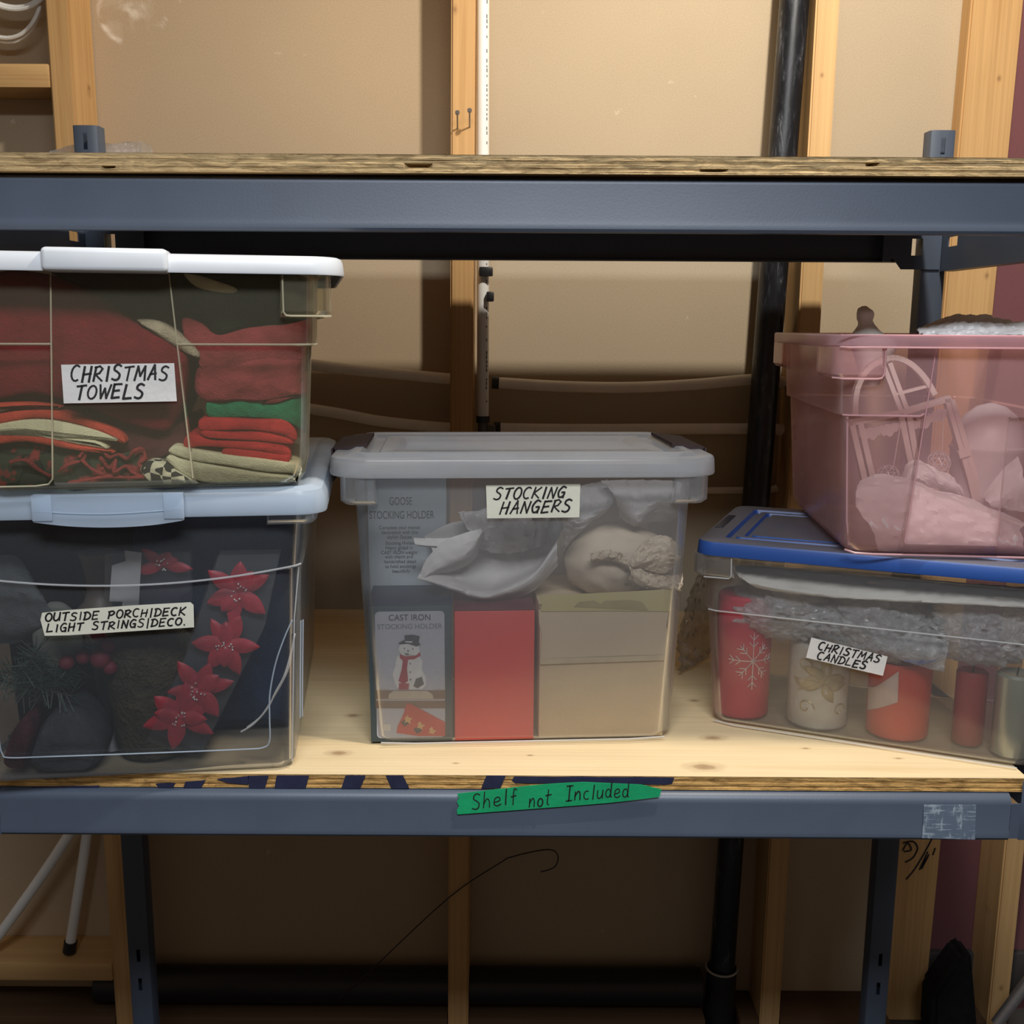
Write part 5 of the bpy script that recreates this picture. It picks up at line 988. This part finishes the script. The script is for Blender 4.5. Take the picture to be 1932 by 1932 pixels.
for s, (x, z), sz, sx in zip(('GOOSE', 'STOCKING HOLDER', 'Complete your mantel', 'decoration with this', 'stylish Goose', 'Stocking Holder.', 'Heavy gilded in', 'CAST IRON weight', 'with charm and', 'handcrafted detail', 'to hold stockings', 'beautifully'),
        PG([(0.0337,0.2655),(0.0348,0.2486),(0.0320,0.2356),(0.0320,0.2297),(0.0319,0.2238),(0.0331,0.2165),(0.0311,0.2106),(0.0310,0.2047),(0.0309,0.1994),(0.0321,0.1934),(0.0327,0.1874),(0.0332,0.1815)]), (0.0135, 0.0135)+(0.0060,)*10, (0.62, 0.63)+(0.9,)*10):
    printed('lettering', s, x, z, sz, -0.0006, M['ink'], o, sx=sx)
pieces = [
 ('white paper bowl-shaped sheet above the red box', [Y3([(0.0612,0.2254),(0.0937,0.2417),(0.1326,0.2448),(0.1652,0.2412),(0.1978,0.2476),(0.2317,0.2607)], 0.10), Y3([(0.0711,0.2088),(0.1028,0.1889),(0.1444,0.1819),(0.1796,0.1927),(0.2116,0.2141),(0.2297,0.2465)], 0.075), Y3([(0.0553,0.1927),(0.0929,0.1814),(0.1271,0.1701),(0.1552,0.1762),(0.1882,0.1932),(0.2159,0.2312)], 0.030), Y3([(0.0619,0.1856),(0.0929,0.1711),(0.1273,0.1591),(0.1555,0.1601),(0.1901,0.1713),(0.2181,0.2013)], 0.045)], 0.0015),
 ('curled pale paper leaf over the snowman box', [Y3([(0.0555,0.1884),(0.0638,0.2101),(0.0839,0.2323),(0.1058,0.2417),(0.1276,0.2479)], 0.035), Y3([(0.0567,0.1871),(0.0806,0.2035),(0.1057,0.2161),(0.1195,0.2288),(0.1295,0.2447)], 0.030), Y3([(0.0586,0.1857),(0.0931,0.1918),(0.1182,0.2045),(0.1276,0.2224),(0.1320,0.2415)], 0.055)], 0.001),
 ('flat paper flap reaching left towards the goose box', [Y3([(0.0498,0.2345),(0.0684,0.2337),(0.0933,0.2341),(0.1245,0.2396)], 0.050), Y3([(0.0528,0.2281),(0.0714,0.2260),(0.0933,0.2252),(0.1182,0.2314)], 0.042), Y3([(0.0621,0.2229),(0.0808,0.2208),(0.0995,0.2200),(0.1151,0.2250)], 0.055)], 0.001),
 ('grey shadowed paper folds under the stocking label', [Y3([(0.0999,0.2571),(0.1378,0.2620),(0.1759,0.2630),(0.2142,0.2628)], 0.080), Y3([(0.1120,0.2416),(0.1432,0.2446),(0.1777,0.2411),(0.2060,0.2473)], 0.060), Y3([(0.1248,0.2138),(0.1502,0.2071),(0.1787,0.2100),(0.2009,0.2228)], 0.075)], 0.005),
 ('white folded paper under the lid at the right', [Y3([(0.2665,0.3024),(0.2977,0.3023),(0.3322,0.3021),(0.3669,0.3001)], 0.040), Y3([(0.2777,0.2883),(0.3028,0.2788),(0.3308,0.2818),(0.3638,0.2847)], 0.022), Y3([(0.2860,0.2709),(0.3085,0.2517),(0.3301,0.2674),(0.3587,0.2641)], 0.035), Y3([(0.2911,0.2563),(0.3073,0.2466),(0.3295,0.2497),(0.3550,0.2495)], 0.055)], 0.002),
 ('creased white paper strip left of the beige bundle', [Y3([(0.2118,0.2854),(0.2337,0.2884),(0.2587,0.2946),(0.2775,0.2990)], 0.065), Y3([(0.2173,0.2618),(0.2392,0.2585),(0.2609,0.2679),(0.2795,0.2772)], 0.040), Y3([(0.2244,0.2418),(0.2433,0.2416),(0.2557,0.2511),(0.2713,0.2606)], 0.050), Y3([(0.2273,0.2107),(0.2385,0.2268),(0.2510,0.2396),(0.2635,0.2492)], 0.070)], 0.003),
 ('narrow upright paper fold beside the beige bundle', [Y3([(0.1870,0.2570),(0.1935,0.2410),(0.1893,0.2186)], 0.060), Y3([(0.1936,0.2607),(0.1988,0.2430),(0.1952,0.2239)], 0.045), Y3([(0.2058,0.2601),(0.2086,0.2409),(0.2063,0.2217)], 0.065)], 0.001)]
for k, (lb, net, amp) in enumerate(pieces):
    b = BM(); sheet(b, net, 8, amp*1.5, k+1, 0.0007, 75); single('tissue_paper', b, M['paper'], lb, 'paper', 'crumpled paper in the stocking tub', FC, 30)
(bx_, bz_), = [(0.3008,0.2001)]
o = thing('wrapped_bundle', 'bundle wrapped in creased beige paper on the brown box', 'bundle', inframe(FC, bx_, 0.075, 0.165), FC[3])
b = BM(); crumple(b, (-0.008, 0, bz_-0.165), (0.064, 0.050, 0.046), 4, 0.10, 4, 1.6, 0.0); obj('paper_wrap', b, M['beige_paper'], o, None, 40)
for k, net in enumerate(([Y3([(0.2965,0.2116),(0.3115,0.2323),(0.3319,0.2409),(0.3509,0.2320)], 0.018), Y3([(0.2998,0.2071),(0.3213,0.2177),(0.3400,0.2207),(0.3533,0.2174)], 0.008), Y3([(0.3030,0.2033),(0.3206,0.1987),(0.3383,0.1953),(0.3518,0.2053)], 0.020)], [Y3([(0.2954,0.2084),(0.3188,0.1968),(0.3409,0.1921),(0.3597,0.1951)], 0.020), Y3([(0.2956,0.1989),(0.3159,0.1879),(0.3381,0.1825),(0.3552,0.1791)], 0.006), Y3([(0.2935,0.1830),(0.3100,0.1751),(0.3290,0.1724),(0.3492,0.1708)], 0.020)], [Y3([(0.2516,0.2183),(0.2714,0.2226),(0.2870,0.2199),(0.2966,0.2097)], 0.026), Y3([(0.2529,0.2139),(0.2715,0.2162),(0.2853,0.2117),(0.2954,0.2046)], 0.017), Y3([(0.2543,0.2088),(0.2717,0.2087),(0.2842,0.2047),(0.2944,0.1970)], 0.027)])):
    b = BM(); sheet(b, [[(x-bx_, y-0.075, z-0.165) for x, y, z in r] for r in net], 9, 0.005, k+11, 0.0007, 130); obj('paper_fold', b, M['beige_paper'], o, None, 30)

# --- candles
G_D = 'candles in the blue lidded tub'
def oncyl(cx, cy, r, pts): return [(cx+r*math.sin(max(-1.5, min(1.5, (x-cx)/r))), cy-r*math.cos(max(-1.5, min(1.5, (x-cx)/r))), z) for x, z in pts]
def candle(pts, cy, m, label, n=36, rim=0.003):
    x0, x1 = min(p[0] for p in pts), max(p[0] for p in pts); z1 = max(p[1] for p in pts); r = (x1-x0)/2; cx = (x0+x1)/2; h = z1-0.0025
    o = thing('pillar_candle', label, 'candle', inframe(FD, cx, cy, 0.0025), FD[3], G_D)
    b = BM(); lathe(b, [(r-rim, 0), (r, rim), (r, h-rim), (r-rim, h), (r*0.4, h-0.002), (0.002, h-0.003)], n); obj('wax', b, m, o, None, 40)
    b = BM(); tube(b, [(0, 0, h-0.004), (0.001, 0, h+0.006)], 0.0008, 6); obj('wick', b, M['ink'], o)
    return o, cx, r, h
wax = lambda n, c, r=0.45: plain(n, c, r, 0.06, 14, spec=0.5, extra={'Subsurface Weight': 0.0})
o, cx, r, h = candle([(-0.0048,-0.0200),(0.0620,0.1569)], 0.046, wax('red_wax', (0.46, 0.018, 0.045)), 'tall red candle with a glittering snowflake at the left end')
(sx_, sz_), = [(0.0465,0.0788)]; b = BM(); glit = plain('silver_glitter', (0.70, 0.66, 0.66), 0.3, 0.2, 300, metal=0.4)
for k in range(8):
    a = PI/2+k*PI/4; L = 0.036 if k % 2 == 0 else 0.027
    tube(b, [(p[0]-0, p[1], p[2]) for p in oncyl(0, 0, r+0.0005, [(sx_-cx+L*t*math.cos(a)*0.85, sz_-0.0025+L*t*math.sin(a)) for t in (0.03, 0.25, 0.5, 0.75, 1.0)])], 0.00055, 5)
    for t in (0.5, 0.75):
        for sgn in (-1, 1):
            p0 = (sx_-cx+L*t*math.cos(a)*0.85, sz_-0.0025+L*t*math.sin(a)); aa = a+sgn*0.75; q0 = (p0[0]+0.008*math.cos(aa), p0[1]+0.008*math.sin(aa))
            tube(b, oncyl(0, 0, r+0.0005, [p0, ((p0[0]+q0[0])/2, (p0[1]+q0[1])/2), q0]), 0.0005, 5)
obj('snowflake', b, glit, o, 'silver glitter snowflake')
o, cx, r, h = candle([(0.0851,-0.0287),(0.1551,0.1069)], 0.050, wax('ivory_wax', (0.62, 0.58, 0.50)), 'short ivory candle with gold scrolls in clear wrap')
gold = plain('gold_scroll', (0.44, 0.36, 0.17), 0.35, 0.2, 120, metal=0.5); b = BM()
(ox, oz), = [(0.1297,0.0638)]; ox -= cx; oz -= 0.0025
for a0, L, bend in ((75, 0.030, 0.2), (20, 0.030, -0.3), (-75, 0.028, 0.2), (165, 0.034, 0.7), (215, 0.040, -0.6), (120, 0.030, 0.5), (-30, 0.030, 0.4)):
    a = math.radians(a0); up_, dn_ = [], []
    for k in range(9):
        t = k/8; aa = a+bend*t; wv = 0.0062*math.sin(PI*t); bx2, bz2 = ox+L*t*math.cos(aa), oz+L*t*math.sin(aa)
        up_.append((bx2-wv*math.sin(aa), bz2+wv*math.cos(aa))); dn_.append((bx2+wv*math.sin(aa), bz2-wv*math.cos(aa)))
    tube(b, oncyl(0, 0, r+0.0004, up_), 0.0008, 5); tube(b, oncyl(0, 0, r+0.0004, dn_), 0.0008, 5)
    for k in range(8):
        q4 = oncyl(0, 0, r+0.0003, [up_[k], up_[k+1], dn_[k+1], dn_[k]]); b.faces.new([b.verts.new(p) for p in q4])
for (cu, cz2, rr_) in ((-0.024, 0.018, 0.010), (-0.020, -0.034, 0.011), (0.022, -0.036, 0.010)):
    tube(b, oncyl(0, 0, r+0.0004, [(ox+cu+rr_*(1-0.06*k)*math.cos(k*0.45), oz+cz2+rr_*(1-0.06*k)*math.sin(k*0.45)) for k in range(15)]), 0.0011, 5)
obj('gold_scroll', b, gold, o, 'raised gold scrolls and petals')
M['wrap'] = film('shiny_clear_wrap', (0.97, 0.97, 0.97), 0.03, 0.18, 0.10, 70, 1.0)
b = BM(); loft(b, [[((r+0.002+0.0012*noise.noise(Vector((k*0.9, j*1.3, 2))))*math.cos(2*PI*k/30), (r+0.002+0.0012*noise.noise(Vector((k*0.9, j*1.3, 8))))*math.sin(2*PI*k/30), 0.001+(h+0.003)*j/12) for k in range(30)] for j in range(13)]); obj('clear_wrap', b, M['wrap'], o, 'shiny clear wrap', 30)
b = BM(); loft(b, [[((r+0.001)*s*math.cos(2*PI*k/24)*(1+0.15*noise.noise(Vector((k*1.1, s*5, 1))))-q, (r+0.001)*s*math.sin(2*PI*k/24), h+0.003+zz+0.002*noise.noise(Vector((k*0.8, s*3, 4)))) for k in range(24)] for s, zz, q in ((0.95, 0, 0), (0.7, 0.008, 0.004), (0.55, 0.016, 0.008), (0.75, 0.022, 0.012))], False, False); bmesh.ops.solidify(b, geom=b.faces[:], thickness=0.0005); obj('wrap_twist', b, M['wrap'], o, None, 30)
o, cx, r, h = candle([(0.1770,-0.0297),(0.2480,0.0942)], 0.052, wax('orange_red_wax', (0.52, 0.055, 0.028)), 'wide orange-red candle with a clear price tag')
b = BM(); loft(b, [oncyl(0, 0, r+0.0012, [(x-cx, z-0.0025) for x, z in row]) for row in ([(0.1658,0.0302),(0.1821,0.0360),(0.2002,0.0466),(0.2114,0.0522)], [(0.1628,0.0790),(0.1797,0.0735),(0.1986,0.0711),(0.2100,0.0907)])], False, False)
b.free(); b = BM()
lo_ = oncyl(0, 0, r+0.0016, smooth_pts([(x-cx, z-0.0025) for x, z in [(0.1717,0.0311),(0.1879,0.0382),(0.2126,0.0524)]], 5)); hi_ = oncyl(0, 0, r+0.0016, smooth_pts([(x-cx, z-0.0025) for x, z in [(0.1700,0.0591),(0.1861,0.0654),(0.2112,0.0896)]], 5))
for k in range(len(lo_)-1): b.faces.new([b.verts.new(p) for p in (lo_[k], lo_[k+1], hi_[k+1], hi_[k])])
bmesh.ops.remove_doubles(b, verts=b.verts[:], dist=1e-5); bmesh.ops.solidify(b, geom=b.faces[:], thickness=0.0006)
obj('price_tag', b, plain('faded_paper_tag', (0.50, 0.38, 0.34), 0.5), o, 'pale faded paper tag', 0)
candle([(0.2728,-0.0225),(0.3072,0.0915)], 0.050, wax('maroon_wax', (0.28, 0.035, 0.035)), 'slim dull red candle between the orange and the silver ones')
o, cx, r, h = candle([(0.3137,-0.0249),(0.3555,0.0995)], 0.034, plain('pale_green_gold_foil', (0.46, 0.48, 0.38), 0.25, 0.06, 20, metal=0.55), 'shiny pale green-gold candle at the right end')
M['bubble'] = film('crumpled_clear_wrap', (0.98, 0.98, 0.985), 0.36, 0.22, 0.16, 85, 1.0, (0.97, 0.97, 0.98))
(b1x, b1z), (b2x, b2z), (b3x, b3z) = [(0.0751,0.1386),(0.1800,0.1310),(0.2943,0.1385)]
for lb, c_, s_, sd in (('crumpled clear wrap over the snowflake candle', (b1x, 0.050, b1z), (0.072, 0.050, 0.034), 1), ('crumpled clear wrap heap behind the candles label', (b2x, 0.050, b2z), (0.075, 0.052, 0.042), 2), ('crumpled clear wrap over the silver candle', (b3x-0.004, 0.050, b3z+0.002), (0.064, 0.050, 0.040), 3)):
    b = BM(); crumple(b, c_, s_, sd, 0.26, 5, 4.2); single('plastic_wrap', b, M['bubble'], lb, 'plastic wrap', 'crumpled wrap in the candle tub', FD, 70)
b = BM(); sheet(b, [Y3([(0.0152,0.1905),(0.0563,0.1944),(0.1178,0.1952),(0.1771,0.1948),(0.2341,0.1955),(0.2891,0.1963),(0.3317,0.1971)], 0.03), Y3([(0.0226,0.1879),(0.0530,0.1831),(0.1203,0.1797),(0.1790,0.1796),(0.2352,0.1831),(0.2896,0.1853),(0.3317,0.1863)], 0.006), Y3([(0.0283,0.1821),(0.0527,0.1715),(0.1203,0.1695),(0.1791,0.1721),(0.2358,0.1745),(0.2903,0.1781),(0.3325,0.1804)], 0.012), Y3([(0.0182,0.1675),(0.0436,0.1618),(0.1144,0.1611),(0.1761,0.1636),(0.2354,0.1673),(0.2926,0.1697),(0.3369,0.1720)], 0.12)], 8, 0.003, 5, 0.0008, 90)
single('packing_paper', b, plain('off_white_packing_paper', (0.60, 0.56, 0.50), 0.8, 0.06, 16, 0.3, 60), 'off-white packing paper just under the blue lid', 'paper', None, FD, 40)
zb = thing('zip_bag', 'clear zip bag with a blue seal beside the candles label', 'plastic bag', inframe(FD, 0, 0, 0), FD[3])
b = BM(); sheet(b, [Y3([(0.1762,0.1383),(0.2048,0.1386),(0.2332,0.1359),(0.2610,0.1332)], 0.010), Y3([(0.1892,0.1189),(0.2120,0.1187),(0.2375,0.1158),(0.2594,0.1187)], 0.002), Y3([(0.2013,0.1085),(0.2215,0.1036),(0.2442,0.0992),(0.2582,0.0974)], 0.008)], 6, 0.002, 9, 0.0006); obj('bag_film', b, M['bubble'], zb, None, 25)
for pts in ([(0.2163,0.1067),(0.2325,0.1082),(0.2485,0.1166),(0.2590,0.1242)], [(0.2299,0.1048),(0.2462,0.1107),(0.2614,0.1208)]):
    b = BM(); tube(b, [(x, 0.0015, z) for x, z in smooth_pts(pts, 4)], 0.0007, 6); obj('zip_seal', b, plain('blue_seal', (0.10, 0.14, 0.38), 0.4), zb, 'blue zip seal')

# --- pink tub contents
orn = thing('window_ornament', 'whitish wooden window-shaped ornament with lace and baubles, leaning inside the pink tub', 'ornament', inframe(FE, 0, 0, 0), FE[3])
wwood = plain('cream_painted_wood', (0.74, 0.60, 0.52), 0.55, 0.05, 20)
def bar(b, p, q, wd, y0, y1):
    p, q = Vector(p), Vector(q); d = (q-p).normalized(); n_ = Vector((-d.y, d.x))*wd/2
    c = [p+n_, q+n_, q-n_, p-n_]; hexa(b, [(v.x, y0, v.y) for v in c]+[(v.x, y1, v.y) for v in c])
def bars(name, segs, wd, y0, y1, lb=None):
    for s in segs:
        b = BM()
        for p, q in zip(s, s[1:]): bar(b, p, q, wd, y0, y1)
        obj(name, b, wwood, orn, lb)
yo = 0.085
bars('frame_bar', ([(0.0153,0.1362),(0.0750,0.1492),(0.1295,0.1668)], [(0.0212,0.1363),(0.0460,0.0500),(0.0553,0.0188)], [(0.0308,0.1364),(0.0548,0.0533)], [(0.0750,0.1492),(0.0913,0.0882),(0.1011,0.0512)], [(0.0846,0.1469),(0.0967,0.0945)], [(0.1254,0.1667),(0.1573,0.0771),(0.1735,0.0246)], [(0.1309,0.1644),(0.1647,0.0741),(0.1783,0.0247)]), 0.0062, yo, yo+0.012)
bars('arch', ([(p[0], p[1]) for p in smooth_pts([(0.0241,0.1473),(0.0247,0.1759),(0.0361,0.2000),(0.0588,0.2122),(0.0797,0.2070),(0.0984,0.1905),(0.1116,0.1708)], 4)],), 0.0060, yo, yo+0.012)
bars('arch_bar', ([(0.0524,0.2032),(0.0761,0.1504)], [(0.0592,0.2062),(0.0817,0.1541)]), 0.0050, yo+0.001, yo+0.011)
bars('cross_bar', ([(0.0676,0.1703),(0.1050,0.1809)],), 0.0030, yo+0.002, yo+0.010)
bars('frame_clip', ([(0.1423,0.1026),(0.1537,0.1065)],), 0.009, yo-0.003, yo+0.004)
def lace(pts, n, r):
    b = BM(); (x0, z0), (x1, z1) = pts
    for k in range(n):
        t = (k+0.5)/n; cx, cz = x0+(x1-x0)*t, z0+(z1-z0)*t; rr = r*(0.8+0.35*((k*7) % 3)/2)
        flat(b, [(cx+rr*0.62*math.cos(a), cz+rr*math.sin(a)*1.5) for a in [PI+PI*i/8 for i in range(9)]], yo+0.002+0.0002*k, 0.0012)
    obj('lace_edge', b, plain('pale_lace', (0.66, 0.54, 0.48), 0.9), orn, 'scalloped lace')
lace([(0.0301,0.1291),(0.0746,0.1383)], 7, 0.0085); lace([(0.0904,0.1397),(0.1239,0.1559)], 6, 0.0085)
for (bu, st) in (([(0.0642,0.0763)][0], [(0.0754,0.1431),(0.0700,0.0848)]), ([(0.1194,0.0932)][0], [(0.1212,0.1528),(0.1236,0.0999)])):
    b = BM(); bmesh.ops.create_icosphere(b, subdivisions=2, radius=0.0135)
    for v in b.verts: v.co += Vector((bu[0], yo-0.004, bu[1]))
    q = BM(); q2 = b.copy(); 
    for e in q2.edges: tube(q, [e.verts[0].co, e.verts[1].co], 0.0006, 4)
    q2.free(); b.free(); bl_ = obj('bauble', q, plain('silver_wire', (0.70, 0.62, 0.60), 0.3, metal=0.3), orn, 'openwork wire bauble', 60)
    b = BM(); tube(b, [(x, yo-0.002, z) for x, z in st], 0.0006, 5); obj('string', b, wwood, bl_)
pk_ = plain('white_tissue', (0.94, 0.92, 0.90), 0.75, 0.04, 16, 0.9, 32)
nets = [
 ('folded white tissue paper filling the front of the pink tub', [Y3([(0.0228,0.0766),(0.0438,0.0843),(0.0792,0.0771),(0.1089,0.0662),(0.1365,0.0601),(0.1681,0.0475),(0.2039,0.0319)], 0.040), Y3([(0.0114,0.0706),(0.0374,0.0711),(0.0708,0.0747),(0.0996,0.0636),(0.1282,0.0554),(0.1569,0.0443),(0.1887,0.0304)], 0.012), Y3([(0.0114,0.0529),(0.0388,0.0494),(0.0725,0.0513),(0.1065,0.0473),(0.1352,0.0380),(0.1610,0.0297),(0.1893,0.0234)], 0.0045), Y3([(0.0290,0.0267),(0.0519,0.0242),(0.0857,0.0250),(0.1140,0.0227),(0.1425,0.0175),(0.1650,0.0151),(0.1902,0.0139)], 0.0045), Y3([(0.0401,0.0009),(0.0620,0.0002),(0.0905,0.0010),(0.1189,0.0017),(0.1473,0.0012),(0.1698,0.0018),(0.1952,0.0012)], 0.018)], 0.0022),
 ('pointed white tissue fold rising behind the front paper', [Y3([(0.0736,0.0718),(0.0816,0.0914),(0.0917,0.0964),(0.1073,0.0894),(0.1315,0.0772),(0.1430,0.0635)], 0.075), Y3([(0.0720,0.0715),(0.0827,0.0838),(0.0959,0.0852),(0.1120,0.0783),(0.1317,0.0697),(0.1411,0.0608)], 0.055), Y3([(0.0771,0.0640),(0.0915,0.0673),(0.1092,0.0646),(0.1242,0.0588),(0.1381,0.0530),(0.1453,0.0501)], 0.065)], 0.0028),
 ('white tissue fold at the right of the pink tub', [Y3([(0.1657,0.0553),(0.1747,0.0705),(0.1874,0.0887),(0.2004,0.1020)], 0.070), Y3([(0.1645,0.0539),(0.1774,0.0632),(0.1890,0.0723),(0.1995,0.0814)], 0.045), Y3([(0.1698,0.0475),(0.1825,0.0466),(0.1953,0.0438),(0.2069,0.0423)], 0.050)], 0.0022)]
for k, (lb, net, amp) in enumerate(nets):
    b = BM(); sheet(b, net, 7, amp*1.3, k+21, 0.0008, 65); single('tissue_paper', b, pk_, lb, 'paper', 'white tissue in the pink tub', FE, 28)
b = BM(); lathe(b, [(0.036, 0.0035), (0.038, 0.006), (0.039, 0.06), (0.041, 0.104), (0.0425, 0.106), (0.0425, 0.109), (0.040, 0.111), (0.037, 0.130), (0.028, 0.146), (0.016, 0.156), (0.003, 0.160)], 36, 0.187, 0.120)
single('white_dome_ornament', b, plain('white_ceramic', (0.78, 0.70, 0.68), 0.4, 0.04, 10), 'white domed jar at the back right of the pink tub', 'jar', None, FE, 40)
(kx, kz), = [(0.0403,0.2375)]
kn_ = thing('swirl_ornament', 'grey-white swirled knob poking out of the pink tub', 'ornament', inframe(FE, kx+0.010, 0.13, 0.10), FE[3])
b = BM(); R = []; K = 40
for j, (rr_, zz) in enumerate([(0.010, 0.08), (0.016, 0.10), (0.024, 0.118), (0.027, 0.1265), (0.0255, 0.131), (0.020, 0.137), (0.0140, 0.143), (0.0095, 0.1485), (0.0080, 0.153), (0.0095, 0.157), (0.0100, 0.162), (0.0085, 0.1665), (0.004, 0.1695), (0.0005, 0.170)]):
    R.append([(rr_*(1+0.06*math.sin(3*(2*PI*k/K)+j*0.9))*math.cos(2*PI*k/K)-0.012*min(1, max(0, (zz-0.125)/0.03)), rr_*(1+0.06*math.sin(3*(2*PI*k/K)+j*0.9))*math.sin(2*PI*k/K), zz+0.0012*math.sin(2*PI*k/K+j)) for k in range(K)])
loft(b, R); obj('knob', b, plain('grey_white_clay', (0.90, 0.86, 0.80), 0.5, 0.10, 60), kn_, None, 60)
b = BM(); sheet(b, [Y3([(0.0856,0.2364),(0.1024,0.2365),(0.1322,0.2367),(0.1619,0.2369),(0.1915,0.2371),(0.2121,0.2372)], 0.07), Y3([(0.0912,0.2425),(0.1136,0.2457),(0.1371,0.2501),(0.1668,0.2490),(0.1906,0.2467),(0.2109,0.2505)], 0.11), Y3([(0.1221,0.2463),(0.1467,0.2567),(0.1622,0.2606),(0.1812,0.2588),(0.1937,0.2601),(0.2081,0.2532),(0.2197,0.2494),(0.2412,0.2546)][0:6], 0.19), Y3([(0.1433,0.2417),(0.1693,0.2485),(0.1956,0.2507),(0.2154,0.2495),(0.2419,0.2469),(0.2648,0.2471)], 0.27)], 8, 0.0045, 31, 0.0008, 75)
single('tissue_paper', b, plain('grey_white_tissue', (0.82, 0.79, 0.78), 0.85, 0.06, 16, 0.3, 60), 'greyish tissue heaped above the rim of the pink tub', 'paper', None, FE, 30)
# --- crinkled bag behind the candle tub
b = BM(); sheet(b, [[(0.232, 0.33, 0.7825), (0.255, 0.36, 0.7825), (0.285, 0.40, 0.7825)], [(0.228, 0.325, 0.83), (0.25, 0.34, 0.84), (0.29, 0.39, 0.84)], [(0.236, 0.33, 0.875), (0.256, 0.36, 0.885), (0.285, 0.41, 0.88)], [(0.252, 0.36, 0.905), (0.262, 0.375, 0.915), (0.278, 0.41, 0.905)]], 10, 0.010, 41, 0.0007, 130)
single('plastic_bag', b, film('shiny_crinkled_bag', (0.95, 0.94, 0.92), 0.10, 0.30, 0.12, 90, 1.0, (0.85, 0.8, 0.74)), 'crinkled clear bag squeezed behind the blue lidded tub', 'plastic bag', smooth=25)
